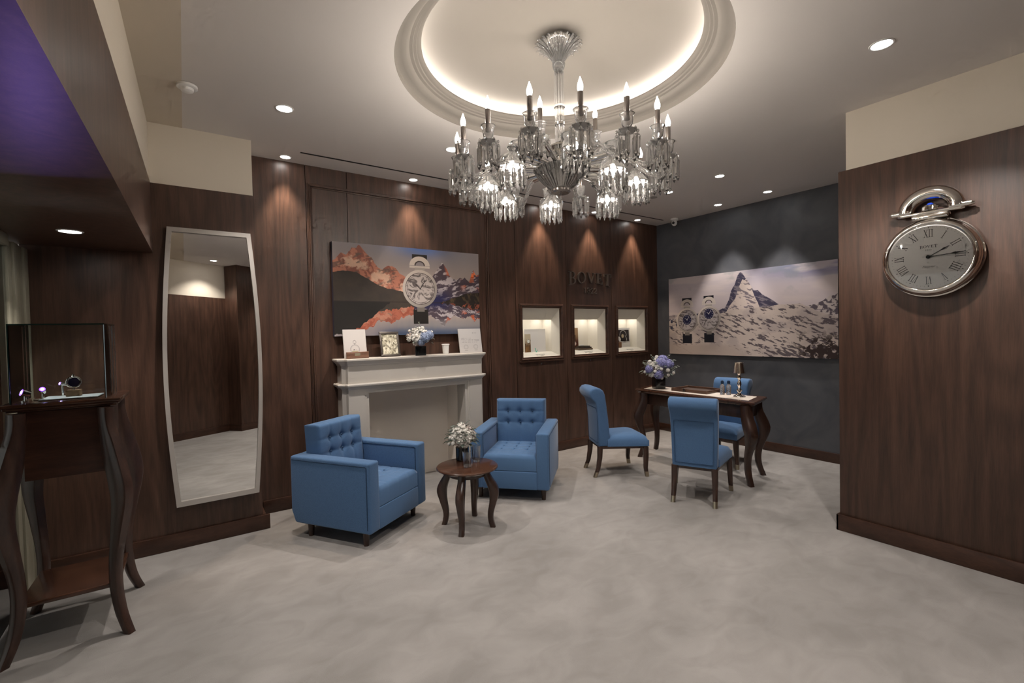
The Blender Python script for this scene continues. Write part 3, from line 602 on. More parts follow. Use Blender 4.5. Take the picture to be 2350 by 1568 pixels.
# ---------------- wall clock shaped like a pocket watch
ck = thing('wall_clock', 'polished pocket watch shaped clock with white roman dial on the walnut wall', 'clock', (XR, .848, 1.781), R(-90))
RX = Matrix.Rotation(R(90), 4, 'X')   # lathe axis z -> -y (towards the room)
part('case', MB().lathe([(0, .0), (.195, 0), (.222, .006), (.232, .016), (.230, .026), (.220, .030), (.214, .030), (.222, .036), (.224, .044), (.216, .056), (.200, .066), (.186, .066), (0, .060)], 96).xf(RX), SILVER, ck, smooth=50)
part('bezel', MB().lathe([(.186, .060), (.218, .050), (.215, .064), (.209, .073), (.201, .077), (.193, .076), (.188, .071), (.186, .060)], 96, close=False).xf(RX), SILVER, ck, smooth=60)
dl = part('dial', MB().lathe([(0, .068), (.189, .068), (.189, .060), (0, .060)], 96).xf(RX), flat('enamel_dial', (.92, .89, .86), .5, spec=.3), ck, smooth=0)
INK = flat('dial_ink', (.02, .018, .018), .5)
RN = {12: 'XII', 1: 'I', 2: 'II', 3: 'III', 4: 'IIII', 5: 'v', 6: 'vI', 7: 'vII', 8: 'vIII', 9: 'IX', 10: 'X', 11: 'XI'}
for hr, s in RN.items():
    th = R(90 - 30 * hr); W_, wid = word(s, .05); k = .044; m = MB()
    for ch, x0 in W_:
        def fn(p, d, x0=x0):
            X = (p[0] + x0 - wid / 2) * k * .70; Y = .114 + p[1] * k; return (X * math.sin(th) + Y * math.cos(th), -d, -X * math.cos(th) + Y * math.sin(th))
        letter(m, ch, fn, .0682, .0688)
    part('roman_numeral', m, INK, dl, smooth=0)
m = MB()
for k in range(60):
    th = R(6 * k); r0, r1, wd = (.166, .172, .004) if k % 5 == 0 else (.168, .174, .0007)
    m.extr(stroke((r0 * math.cos(th), r0 * math.sin(th)), (r1 * math.cos(th), r1 * math.sin(th)), wd), lambda p, d: (p[0], -d, p[1]), .0682, .0686)
part('minute_track', m, INK, dl, smooth=0)
m = MB(); W_, wid = word('BOVET', .12)
for ch, x0 in W_: letter(m, ch, lambda p, d, x0=x0: ((p[0] + x0 - wid / 2) * .078 / wid, -d, .050 + .004 * (1 - ((p[0] + x0 - wid / 2) * 2 / wid) ** 2) * (1 - p[1]) + p[1] * .018), .0682, .0688)
W_, wid2 = word('1822', .3)
for ch, x0 in W_: letter(m, ch, lambda p, d, x0=x0: ((p[0] + x0 - wid2 / 2) * .028 / wid2, -d, .037 + p[1] * .007), .0682, .0688)
part('dial_name', m, INK, dl, smooth=0)
def text_mesh(s, size, shear=0):
    c = bpy.data.curves.new('lettering', 'FONT'); c.body = s; c.size = size; c.align_x = 'CENTER'; c.extrude = .0003; c.shear = shear
    o = bpy.data.objects.new('lettering', c); col.objects.link(o); me = bpy.data.meshes.new_from_object(o.evaluated_get(bpy.context.evaluated_depsgraph_get())); bpy.data.objects.remove(o); return me
me = text_mesh('Fleurier', .018, .4); me.materials.clear(); me.materials.append(flat('faint_ink', (.16, .14, .13), .5)); part('dial_script', me, None, dl, loc=(.0, -.0684, -.062), rot=(R(90), 0, 0))
def hand(L, ang, y, w_, shape):
    th = R(ang); m = MB()
    def P(p, d): return (p[0] * math.cos(th) - p[1] * math.sin(th), -d, p[0] * math.sin(th) + p[1] * math.cos(th))
    for a, b, wa, wb in shape: m.extr(stroke((a * L, 0), (b * L, 0), wa * w_, wb * w_), P, y, y + .001)
    return m
HM = flat('black_steel', (.012, .012, .014), .25)
part('hour_hand', hand(.105, 30, .071, .006, [(0, .62, .5, .5), (.60, .74, .6, 1.7), (.74, .86, 1.7, .7), (.86, 1, .6, .2)]), HM, ck, smooth=0)
part('minute_hand', hand(.150, 4, .0735, .006, [(0, .66, .5, .5), (.65, .76, .6, 1.8), (.76, .88, 1.8, .8), (.88, 1.02, .6, .2)]), HM, ck, smooth=0)
part('second_hand', hand(.135, -3, .0755, .0012, [(-.2, 1, 1, 1)]), flat('grey_steel', (.25, .24, .23), .3, 1), ck, smooth=0)
part('hub', MB().lathe([(0, .0705), (.010, .0705), (.010, .078), (.005, .080), (0, .080)], 24).xf(RX), HM, ck)
part('dial_glass', MB().lathe([(0, .081), (.188, .0755), (.188, .074), (0, .0795)], 64, close=False).xf(RX), thin_glass('clear_pane', (.98, .98, .98)), ck, smooth=60)
# crown, gem, hinge bar and the broad arched bow
part('crown_bar', MB().tube([(-.135, -.036, .262), (.135, -.036, .262)], [.012, .012], 14).tube([(-.150, -.036, .262), (-.135, -.036, .262)], [.008, .014], 12).tube([(.135, -.036, .262), (.150, -.036, .262)], [.014, .008], 12).rbox(-.085, .085, -.052, -.022, .222, .252, .008), SILVER, ck, smooth=50)
cr = part('crown', MB().lathe([(.030, 0), (.034, .004), (.034, .022), (.026, .030), (.0, .030)], 40, flute=(20, .05)), SILVER, ck, loc=(0, -.036, .272))
part('blue_gem', MB().lathe([(.017, 0), (.017, .004), (.010, .013), (0, .016)], 20), flat('sapphire', (.01, .05, .45), .05, spec=.9), cr, label='blue sapphire cabochon', loc=(0, 0, .030))
bw = MB(); n = 28; rows = []
for k in range(n + 1):
    a = PI * k / n; c_, s_ = math.cos(a), math.sin(a)
    rows.append([len(bw.v) + i for i in range(8)])
    for t_, yy in [(0, -.012), (.04, -.042), (.22, -.060), (.52, -.065), (.84, -.054), (1, -.034), (.97, -.012), (.5, -.004)]:
        bw.v.append(((.076 + .076 * t_) * c_, yy, .276 + (.060 + .080 * t_) * s_))
for A, B in zip(rows, rows[1:]):
    for i in range(8): bw.f.append((A[i], A[(i + 1) % 8], B[(i + 1) % 8], B[i]))
bw.f.append(tuple(rows[0])); bw.f.append(tuple(reversed(rows[-1])))
part('bow', bw, SILVER, ck, smooth=60)
part('bow_hinge', MB().tube([(-.178, -.036, .278), (-.085, -.036, .278)], [.017, .017], 16).tube([(-.190, -.036, .278), (-.178, -.036, .278)], [.008, .012], 12), SILVER, ck, smooth=50)
part('bow_hinge', MB().tube([(.085, -.036, .278), (.178, -.036, .278)], [.017, .017], 16).tube([(.178, -.036, .278), (.190, -.036, .278)], [.012, .008], 12), SILVER, ck, smooth=50)
# ================================================================== FIREPLACE
fp = thing('fireplace_mantel', 'white painted mantelpiece around an empty hearth on the back wall', 'fireplace', (0, 0, 0))
XL, XRR, YF, YW = 1.062, 2.423, 3.95, YB - .001
def plan(o, q=.05):
    """outline of the mantel with its hollowed left and right corners, pushed out by o"""
    return [(XL - o, YW), (XL - o, YF + q - o * .4), (XL + .030 - o * .5, YF + q - .012 - o), (XL + .038 - o * .4, YF - o), (XRR - .038 + o * .4, YF - o), (XRR - .030 + o * .5, YF + q - .012 - o), (XRR + o, YF + q - o * .4), (XRR + o, YW)]
def moulding(rows):
    m = MB(); N = 8
    for o, z in rows: m.v += [(x, y, z) for x, y in plan(o)]
    for k in range(len(rows) - 1):
        for i in range(N): m.f.append((k * N + i, k * N + (i + 1) % N, (k + 1) * N + (i + 1) % N, (k + 1) * N + i))
    m.f.append(tuple(range(N - 1, -1, -1))); m.f.append(tuple(range((len(rows) - 1) * N, len(rows) * N))); return m
part('shelf', moulding([(.0, 1.135), (.006, 1.138), (.010, 1.150), (.022, 1.162), (.034, 1.172), (.036, 1.178), (.040, 1.180), (.040, 1.193), (.036, 1.196)]), MANTEL, fp, smooth=25)
part('frieze', moulding([(0, .962), (0, 1.136)]), MANTEL, fp, smooth=25)
part('lower_moulding', moulding([(0, .938), (.006, .944), (.010, .952), (.026, .962), (.034, .968), (.036, .980), (.030, .986), (0, .988)]), MANTEL, fp, smooth=25)
for s in (0, 1):
    a, b = (XL, 1.233) if s == 0 else (2.245, XRR)
    m = MB()
    pl = [(XL, YW), (XL, YF + .05), (XL + .030, YF + .038), (XL + .038, YF), (1.236, YF), (1.236, YW)]
    if s: pl = [(2 * 1.7425 - x, y) for x, y in pl]
    m.extr(pl, lambda p, t: (p[0], p[1], t), 0, .94); part('jamb', m, MANTEL, fp, smooth=25)
m = MB()
m.box(1.236, 1.273, YF + .012, YW, 0, .8995).box(2.205, 2.249, YF + .012, YW, 0, .8995).box(1.236, 2.249, YF + .012, YW, .900, .94)
m.box(1.236, 1.252, YF + .004, YF + .0115, 0, .9235).box(2.233, 2.249, YF + .004, YF + .0115, 0, .9235).box(1.236, 2.249, YF + .004, YF + .0115, .924, .94)
part('inner_surround', m, MANTEL, fp, smooth=0)
part('hearth_recess', MB().add([(1.276, YW - .02, .001), (1.276, 4.34, .001), (1.276, 4.34, .897), (1.276, YW - .02, .897), (2.202, YW - .02, .001), (2.202, 4.34, .001), (2.202, 4.34, .897), (2.202, YW - .02, .897)],
     [(0, 1, 2, 3), (1, 5, 6, 2), (5, 4, 7, 6), (3, 2, 6, 7)]), flat('hearth_cream', (.88, .81, .73), .8), fp, smooth=0)
MZ = 1.1965
# things on the mantel shelf
def book_face(u, v):
    c = np.broadcast_to(rgb(206, 200, 196), (*u.shape, 3)) * 1.; n = fbm(u * 5, v * 6, 3, 2); x = (u - .48) * .8; y = v - .30; d = np.hypot(x, y)
    ink = rgb(116, 112, 112); c = mixc(c, ink, (np.abs(d - .16) < .008) * .75); c = mixc(c, rgb(150, 148, 148), (np.abs(d - .135) < .005) * .6)
    c = mixc(c, rgb(160, 148, 110), (d < .13) * (y < -.045) * .85); c = mixc(c, rgb(70, 66, 66), (np.abs(x) < .075) * (np.abs(y + .012) < .012) * (vnoise(u * 60, v * 8) > .4))
    e = np.hypot(x * 1.0, (y - .255) * .9); c = mixc(c, ink, ((np.abs(e - .052) < .008)) * .7); return mixc(c, ink, (np.abs(x) < .012) * (y > .165) * (y < .225) * .7)
t = thing('watch_board', 'white board with a drawn pocket watch in a brown holder on the mantel', 'board', (1.187, 4.005, MZ), R(3))
bd = thing  # (alias unused)
M_ = MB().box(-.095, .097, 0.001, .012, .0, .245).xf(Matrix.Translation((0, 0, .004)) @ Matrix.Rotation(R(-9), 4, 'X'))
part('board', M_, WHITE, t, smooth=0)
part('print', picture_mesh('print', .192, .245, 110, 130, book_face), None, t, loc=(.001, 0, .004), rot=(R(-9), 0, 0))
hd = part('holder', MB().rbox(-.086, .100, -.030, -.004, 0, .056, .003), wood('holder_wood', (.17, .085, .055), (.24, .13, .09), (4, 20, 20), .4), t)
part('name_plate', MB().box(-.020, .026, -.0315, -.030, .024, .046), flat('brass_plate', (.55, .50, .36), .3, .6), hd, smooth=0)
def leaf_photo(u, v):
    n = fbm(u * 9 + 2 * v, v * 11, 5, 12); n2 = fbm(u * 16 - 5 * v, v * 9, 4, 15)
    c = mixc(np.broadcast_to(rgb(196, 188, 164), (*u.shape, 3)), rgb(128, 122, 104), sm(.48, .60, n)); c = mixc(c, rgb(232, 226, 206), sm(.55, .65, n2)); return mixc(c, rgb(124, 118, 102), (np.abs(v - .34 - .5 * (u - .5) * 0 - .12 * np.sin(u * 7)) < .05) * sm(.45, .6, n2) * .8)
t = thing('photo_frame', 'dark silver photo frame with a pale picture, beside the watch board on the mantel', 'frame', (1.492, 4.005, MZ + .002), R(4)); t.rotation_euler = (R(-11), 0, R(4))
f = MB()
for a, b, c, d in ((-.090, -.072, .0203, .2017), (.072, .090, .0203, .2017), (-.090, .090, 0, .020), (-.090, .090, .202, .222)): f.box(a, b, -.010, .006, c, d)
part('border', f, flat('pewter', (.16, .14, .125), .35, .7), t, bevel=.0015)
part('photo', picture_mesh('photo', .15, .19, 110, 130, leaf_photo), None, t, loc=(0, -.002, .016)); part('stand', MB().extr([(0, .006), (.0, .012), (.055, .006)], lambda p, q: (q, .006 + p[0], p[1] + .02), -.02, .02), flat('black_card', (.02, .02, .02), .8), t, smooth=0)
t = thing('paper_cup', 'small white paper cup on the mantel', 'cup', (2.042, 4.03, MZ))
part('cup_body', MB().lathe([(0, 0), (.027, 0), (.028, .003), (.034, .088), (.031, .086), (.026, .006), (0, .006)], 32), flat('paper', (.80, .80, .78), .7), t); part('rim', MB().lathe([(.0335, .084), (.0375, .086), (.0375, .092), (.034, .094), (.0325, .09)], 32), WHITE, t)
def sketch_face(u, v):
    c = np.broadcast_to(rgb(190, 186, 184), (*u.shape, 3)) * 1.; ink = rgb(140, 137, 137)
    c = mixc(c, ink, (u > .62) * (u < .84) * (np.abs(v - .82) < .016) * (vnoise(u * 70, v * 5) > .45))
    for k, (a, b) in enumerate(((.1, .55), (.1, .9), (.15, .9), (.12, .8))): c = mixc(c, ink, (u > a) * (u < b) * (np.abs(v - .60 + .055 * k) < .010) * (vnoise(u * 55, v * 3 + k, 4) > .42) * .8)
    for cu, cv in ((.28, .24), (.72, .24)):
        d = np.hypot((u - cu) * .95, v - cv); c = mixc(c, ink, (np.abs(d - .09) < .007) * .8); c = mixc(c, ink, (np.abs(d - .06) < .005) * .5); c = mixc(c, ink, (np.abs(u - cu) < .07) * (np.abs(v - cv + .14) < .012) * .6)
    return c
t = thing('printed_card', 'grey white card with faint drawings leaning at the right end of the mantel', 'card', (2.312, 4.005, MZ + .001), R(2)); t.rotation_euler = (R(-9), 0, R(2))
part('board', MB().box(-.128, .128, 0.001, .009, 0, .238), flat('card_edge', (.58, .56, .54), .7), t, smooth=0); part('print', picture_mesh('print', .256, .238, 130, 120, sketch_face), None, t)

# ================================================================== FLOWERS
def rose_mesh(name, c, seed=1):
    rnd = random.Random(seed); m = MB()
    for layer, (n, rr, tilt, hh, ww) in enumerate(((3, .25, 8, .9, .5), (5, .45, 22, .95, .62), (6, .72, 42, .9, .72), (7, .95, 62, .75, .72))):
        for k in range(n):
            a = 2 * PI * (k + .37 * layer) / n + rnd.uniform(-.1, .1); G = []
            for i in range(5):
                s = i / 4
                for j in range(5):
                    t = j / 4 - .5; wd = ww * math.sin(PI * (.18 + .68 * s)) ; x = rr * .35 + math.sin(R(tilt) * (.4 + s * .9)) * hh * s; z = -.35 + math.cos(R(tilt) * (.4 + s * .9)) * hh * s - (.18 * s ** 4) * (layer > 1)
                    aa = a + t * wd * 2.0; x2 = x * (1 - .12 * (2 * t) ** 2); G.append((x2 * math.cos(aa), x2 * math.sin(aa), z - .12 * (2 * t) ** 2 * s))
            m.add(G, [(i * 5 + j, i * 5 + j + 1, i * 5 + j + 6, i * 5 + j + 5) for i in range(4) for j in range(4)])
    m.lathe([(0, -.4), (.35, -.3), (.45, -.1), (.3, .3), (0, .4)], 10)
    return m.mesh(name, c, 80)
def hydra_mesh(name, c, seed=3):
    rnd = random.Random(seed); m = MB()
    for k in range(58):
        z = 1 - 1.45 * (k + .5) / 58; r = math.sqrt(max(0, 1 - z * z)); a = k * 2.39996; p = Vector((r * math.cos(a), r * math.sin(a), z * .8)); nrm = p.normalized(); u = nrm.orthogonal().normalized(); v = nrm.cross(u); sp = rnd.uniform(0, 1.5); s = .25
        for q in range(4):
            b = sp + q * PI / 2; d = u * math.cos(b) + v * math.sin(b); e = nrm.cross(d); o = p * rnd.uniform(.95, 1.05)
            m.add([o, o + d * s * .6 + e * s * .42 + nrm * .06, o + d * s + nrm * .02, o + d * s * .6 - e * s * .42 + nrm * .06], [(0, 1, 2, 3)])
    m.lathe([(0, -.5), (.6, -.4), (.85, .1), (.6, .55), (0, .75)], 12)
    return m.mesh(name, c, 0)
def leaf_mesh(name, c):
    m = MB(); G = []
    for i in range(7):
        s = i / 6; wd = .30 * math.sin(PI * (s * .94 + .03)) ** .8
        for t in (-1, 0, 1): G.append((s, t * wd, .10 * math.sin(PI * s) - .12 * s * s + .06 * abs(t)))
    m.add(G, [(i * 3 + j, i * 3 + j + 1, i * 3 + j + 4, i * 3 + j + 3) for i in range(6) for j in range(2)]); return m.mesh(name, c, 60)
def sprig_mesh(name, c, seed=5):
    rnd = random.Random(seed); m = MB(); m.tube([(0, 0, -.6), (.05, 0, .2), (0, .05, 1)], .03, 6)
    for k in range(11):
        z = -.1 + 1.1 * k / 10; a = k * 2.4; d = Vector((math.cos(a), math.sin(a), .5)); e = Vector((-math.sin(a), math.cos(a), 0)); o = Vector((0, 0, z)); s = .30
        m.add([o, o + d * s * .5 + e * s * .35, o + d * s, o + d * s * .5 - e * s * .35], [(0, 1, 2, 3)])
    return m.mesh(name, c, 0)
PW = flat('white_petal', (.66, .635, .59), .65, noise=.06, nscale=3); PB = flat('blush_petal', (.52, .45, .41), .65); PV = flat('lilac_petal', (.36, .36, .66), .65, noise=.25, nscale=2); PP = flat('pale_blue_petal', (.33, .40, .56), .65, noise=.25, nscale=2)
LF = flat('grey_green_leaf', (.10, .125, .105), .6, noise=.35, nscale=2); LD = flat('dark_leaf', (.035, .05, .035), .5)
FM = dict(rose=rose_mesh('rose', PW), blush=rose_mesh('rose_blush', PB, 4), hyd=hydra_mesh('hydrangea', PV), hydb=hydra_mesh('hydrangea_blue', PP), leaf=leaf_mesh('leaf', LF), dleaf=leaf_mesh('leaf_dark', LD), sprig=sprig_mesh('sprig', flat('sage_sprig', (.26, .29, .24), .7)), bud=MB().lathe([(0, -.5), (.55, -.35), (.7, .0), (.5, .45), (0, .65)], 14).mesh('bud', PW))
def bouquet(t, cz, rx, rz_, items, seed, lean=0):
    rnd = random.Random(seed); N = len(items)
    for k, (kind, az, el, s, f) in enumerate(items):
        if lean and (kind in ('leaf', 'dleaf', 'sprig') or f < .8) and math.sin(R(az + lean)) > .1: continue
        a, e = R(az), R(el); d = Vector((math.cos(e) * math.cos(a), math.cos(e) * math.sin(a), math.sin(e)))
        p = Vector((d.x * rx * f, d.y * rx * f, cz + d.z * rz_ * f)); q = Vector((d.x, d.y, d.z + .25)).to_track_quat('Z', 'Y')
        nm = {'rose': 'rose', 'blush': 'rose', 'hyd': 'hydrangea', 'hydb': 'hydrangea', 'leaf': 'leaf', 'dleaf': 'leaf', 'sprig': 'sprig', 'bud': 'flower_bud'}[kind]
        eul = q.to_euler()
        if 'leaf' in kind: eul = (Vector((d.x, d.y, d.z * .5 - .1)).to_track_quat('X', 'Z')).to_euler()
        o = part(nm, FM[kind], None, t, loc=p, rot=eul, scale=s * (.86 if kind in ('rose', 'blush', 'bud') else 1))
        if kind == 'blush': o['label'] = 'blush pink rose'
        if kind == 'hydb': o['label'] = 'pale blue hydrangea'
def dome(n, kinds, s0, s1, seed, e0=-15, e1=85, f0=.86, f1=1.0):
    rnd = random.Random(seed); out = []
    for k in range(n):
        z = math.sin(R(e0)) + (math.sin(R(e1)) - math.sin(R(e0))) * (k + .5) / n
        out.append((kinds[rnd.randrange(len(kinds))], math.degrees(k * 2.39996) % 360, math.degrees(math.asin(z)), rnd.uniform(s0, s1), rnd.uniform(f0, f1)))
    return out
VASE = thin_glass('smoked_vase', (.30, .30, .30)); CUBE = flat('black_water', (.012, .013, .014), .15, spec=.6)
# posy on the mantel, facing the camera at about 235 degrees azimuth
t = thing('flower_vase', 'posy of white and pale blue flowers in a dark glass cube on the mantel', 'flowers', (1.762, 3.975, MZ), R(-24))
part('vase', MB().rbox(-.048, .048, -.048, .048, 0, .085, .004), CUBE, t)
bouquet(t, .150, .115, .105, [('rose', 250, 18, .060, .9), ('rose', 262, 60, .040, 1), ('rose', 225, 50, .042, 1), ('bud', 290, 62, .032, 1.05), ('rose', 300, 40, .034, 1), ('hydb', 292, 8, .045, .95), ('hydb', 318, 20, .040, 1), ('hydb', 275, -18, .032, .9), ('blush', 190, 20, .040, 1), ('rose', 205, 5, .036, 1), ('rose', 60, 30, .04, .7), ('rose', 120, 30, .04, .7), ('blush', 0, 20, .04, .9), ('bud', 330, 30, .026, 1.15), ('bud', 180, 40, .026, 1.1), ('sprig', 250, 82, .05, 1.0), ('blush', 240, -22, .030, .95)] + dome(46, ['leaf', 'dleaf', 'leaf', 'sprig'], .034, .050, 4, -30, 82, .62, .92), 3, -24)

# ================================================================== ARMCHAIRS
def tufted(w_, h_, t_, btn, us, vs_, r=.022, dx=.015, nx=48, ny=44):
    """cushion: front grid (local x, y) with buttons pressed in, thickness along z"""
    m = MB(); X = np.linspace(-w_ / 2, w_ / 2, nx); Y = np.linspace(0, h_, ny); G = []
    for y in Y:
        for x in X:
            e = min(x + w_ / 2, w_ / 2 - x, y, h_ - y); z = t_ - (r - math.sqrt(max(0, r * r - (r - min(e, r)) ** 2)))
            puff = .008 * (1 - (2 * x / w_) ** 4) * (1 - (2 * y / h_ - 1) ** 4)
            for bx, by in btn: z -= dx * math.exp(-((x - bx) ** 2 + (y - by) ** 2) / .0004) + dx * .75 * math.exp(-((x - bx) ** 2 + (y - by) ** 2) / .0024)
            for u in us: z -= .0045 * math.exp(-((x - u) / .007) ** 2)
            for v in vs_: z -= .0045 * math.exp(-((y - v) / .007) ** 2)
            G.append((x, y, z + puff))
    o = [(x, y, 0.) for y in Y for x in X]; n = nx * ny; m.v = G + o
    for i in range(ny - 1):
        for j in range(nx - 1):
            a = i * nx + j; m.f.append((a, a + 1, a + nx + 1, a + nx)); m.f.append((n + a, n + a + nx, n + a + nx + 1, n + a + 1))
    b = [j for j in range(nx)] + [i * nx + nx - 1 for i in range(1, ny)] + [(ny - 1) * nx + j for j in range(nx - 2, -1, -1)] + [i * nx for i in range(ny - 2, 0, -1)]
    for p, q in zip(b, b[1:] + b[:1]): m.f.append((p, n + p, n + q, q))
    return m
BTN = MB().lathe([(0, .004), (.006, .0032), (.009, 0), (0, -.002)], 14).mesh('button', SEAM)
def armchair(loc, rz, label):
    t = thing('armchair', label, 'armchair', loc, rz, 'blue tufted club armchairs')
    F, Wd = .34, .33
    for s in (1, -1):
        y0, y1 = (Wd - .105, Wd) if s > 0 else (-Wd, -Wd + .105)
        b = bmesh.new(); pr = [(-F + .035, .10), (F, .10), (F, .565), (-F, .565), (-F, .185)]
        vs = [b.verts.new((x, y, z)) for y in (y0, y1) for x, z in pr]; b.faces.new(vs[:5]); b.faces.new(vs[:4:-1])
        for i in range(5): b.faces.new((vs[i], vs[i + 5], vs[(i + 1) % 5 + 5], vs[(i + 1) % 5]))
        bmesh.ops.recalc_face_normals(b, faces=b.faces); bmesh.ops.bevel(b, geom=b.edges[:], offset=.016, segments=3, profile=.5, affect='EDGES')
        a = part('arm', MB().bm(b), BLUE, t, smooth=50)
        for sy in (y0, y1):
            e = .0008 * (1 if sy == y1 else -1)
            part('piping', MB().tube([(F - .022, sy + e, .13), (F - .022, sy + e, .535), (F - .03, sy + e, .541), (-F + .02, sy + e, .541)], .0032, 8), SEAM, a, label='dark blue seam')
    part('back_panel', MB().rbox(-F, -F + .075, -Wd + .10, Wd - .10, .14, .565, .014), BLUE, t, smooth=50)
    part('base', MB().rbox(-F + .06, F - .004, -Wd + .10, Wd - .10, .10, .248, .008), BLUE, t, smooth=50)
    bs = [(x, y) for y in (.205, .305) for x in (-.115, 0, .115)]
    M = Matrix.Translation((-F + .065, 0, .345)) @ Matrix.Rotation(R(-4), 4, 'Y') @ Matrix(((0, 0, 1, 0), (1, 0, 0, 0), (0, 1, 0, 0), (0, 0, 0, 1)))
    bk = part('backrest', tufted(.452, .415, .125, bs, (-.115, 0, .115), (.205, .305)).xf(M), BLUE, t, smooth=60)
    for x, y in bs: part('button', BTN, None, bk, loc=M @ Vector((x, y, .121)), rot=(M.to_3x3()).to_euler())
    ss = [(x, y) for y in (.14, .24, .34) for x in (-.115, 0, .115)]
    M2 = Matrix.Translation((-F + .115, 0, .252)) @ Matrix(((0, 1, 0, 0), (1, 0, 0, 0), (0, 0, 1, 0), (0, 0, 0, 1)))
    st = part('seat_cushion', tufted(.452, .558, .128, ss, (-.115, 0, .115), (.14, .24, .34, .44), r=.03, dx=.014).xf(M2), BLUE, t, smooth=60)
    for x, y in ss: part('button', BTN, None, st, loc=M2 @ Vector((x, y, .127)))
    for x in (F - .085, -F + .12):
        for y in (Wd - .06, -Wd + .06): part('leg', MB().lathe([(0, 0), (.017, 0), (.024, .105), (0, .105)], 20), FURN, t, loc=(x, y, 0), smooth=40)
    return t
armchair((1.037, 3.450, 0), R(-57), 'blue tufted armchair on the left, nearest the mirror, seen from its side')
armchair((2.403, 3.393, 0), R(-137), 'blue tufted armchair on the right of the round table, seen from the front')

# ================================================================== ROUND SIDE TABLE
t = thing('side_table', 'small round walnut table on four curved legs between the armchairs', 'table', (1.648, 2.955, 0))
part('tabletop', MB().lathe([(0, .412), (.196, .412), (.204, .416), (.214, .420), (.222, .426), (.222, .432), (.217, .437), (.208, .440), (0, .440)], 64), TOPWOOD, t, smooth=25)
part('apron', MB().lathe([(.0, .372), (.135, .372), (.140, .380), (.140, .413), (0, .413)], 48), FURN, t)
for k in range(4):
    part('leg', MB().cab([(.138, .412, .045, .046), (.146, .37, .050, .048), (.182, .30, .064, .054), (.195, .245, .064, .054), (.186, .18, .050, .046), (.168, .105, .040, .038), (.168, .05, .036, .035), (.182, 0, .036, .036)], R(45 + 90 * k)), FURN, t, smooth=50)
TZ = .4405
t = thing('flower_vase', 'posy of white roses in a dark round vase on the round side table', 'flowers', (1.692, 3.105, TZ))
part('vase', MB().lathe([(0, 0), (.046, 0), (.050, .004), (.050, .095), (.0, .095)], 32), CUBE, t)
bouquet(t, .160, .105, .105, [('rose', 232, 35, .046, 1), ('rose', 205, 45, .042, 1), ('rose', 258, 40, .048, 1), ('rose', 262, 14, .046, 1), ('rose', 250, 58, .042, 1), ('rose', 235, 8, .046, .98), ('rose', 210, 20, .042, 1), ('blush', 285, 55, .042, 1), ('rose', 230, 80, .042, 1), ('rose', 285, 12, .040, .95), ('blush', 225, -8, .036, .9), ('bud', 222, 66, .026, 1.05), ('bud', 205, -8, .030, 1.05), ('bud', 190, 12, .026, 1.05), ('rose', 290, 35, .036, 1), ('blush', 305, 25, .036, 1), ('blush', 262, 78, .034, .95), ('rose', 255, -14, .036, .95), ('bud', 184, -12, .022, 1.1), ('blush', 90, 30, .04, .9), ('rose', 40, 30, .04, .9), ('rose', 140, 40, .04, .9), ('blush', 330, 45, .034, .95), ('rose', 310, 5, .03, .95)] + dome(84, ['leaf', 'dleaf', 'dleaf'], .034, .050, 9, -20, 84, .74, .96), 5)
def tumbler(x, y, r, h, label):
    t = thing('tumbler', label, 'glass', (x, y, TZ), 0, 'ribbed glass tumblers on the round table')
    part('wall', MB().lathe([(r * .80, .012), (r * .84, .018), (r, h), (r - .0035, h), (r * .78, .018)], 96, flute=(24, .022), close=False), thin_glass('tumbler_glass', (.97, .97, .97), 1.7), t, smooth=30)
    part('base', MB().lathe([(0, 0), (r * .78, 0), (r * .82, .006), (r * .80, .014), (0, .014)], 40), CRYSTAL, t)
tumbler(1.628, 2.92, .032, .106, 'shorter ribbed tumbler in front on the round table'); tumbler(1.752, 3.000, .034, .117, 'taller ribbed tumbler behind, at the right of the flowers on the round table')

# ================================================================== DESK
FL, FR, BR, BL = Vector((4.035, 3.43, 0)), Vector((4.005, 2.105, 0)), Vector((4.430, 2.212, 0)), Vector((4.460, 3.54, 0))
dk = thing('desk', 'walnut writing desk with curved legs and a cream inlay by the blue wall', 'desk', ((FL + FR + BL + BR) / 4)[:])
O = (FL + FR + BL + BR) / 4
def inset(d, z):
    e1 = (FL - FR).normalized(); e2 = (BR - FR).normalized()
    return [tuple(p - O + Vector((0, 0, z))) for p in (FR + e1 * d + e2 * d, FL - e1 * d + e2 * d, BL - e1 * d - e2 * d, BR + e1 * d - e2 * d)]
m = MB(); rows = [(.022, .700), (.016, .706), (.012, .714), (.0, .722), (.0, .734), (.006, .740)]
for d, z in rows: m.v += inset(d, z)
for k in range(len(rows) - 1):
    for i in range(4): m.f.append((k * 4 + i, k * 4 + (i + 1) % 4, k * 4 + 4 + (i + 1) % 4, k * 4 + 4 + i))
m.f += [(3, 2, 1, 0), tuple(range(20, 24))]; part('desktop', m, TOPWOOD, dk, smooth=25)
m = MB(); m.v += inset(.075, .7402) + inset(.075, .7414); m.f += [(0, 1, 2, 3), (4, 5, 6, 7), (0, 1, 5, 4), (1, 2, 6, 5), (2, 3, 7, 6), (3, 0, 4, 7)]; part('inlay', m, flat('cream_leather', (.68, .60, .52), .6), dk, smooth=0)
m = MB(); m.v += inset(.075, .575) + inset(.060, .702); m.f += [(0, 1, 2, 3), (4, 5, 6, 7), (0, 1, 5, 4), (1, 2, 6, 5), (2, 3, 7, 6), (3, 0, 4, 7)]; part('apron', m, FURN, dk, bevel=.004)
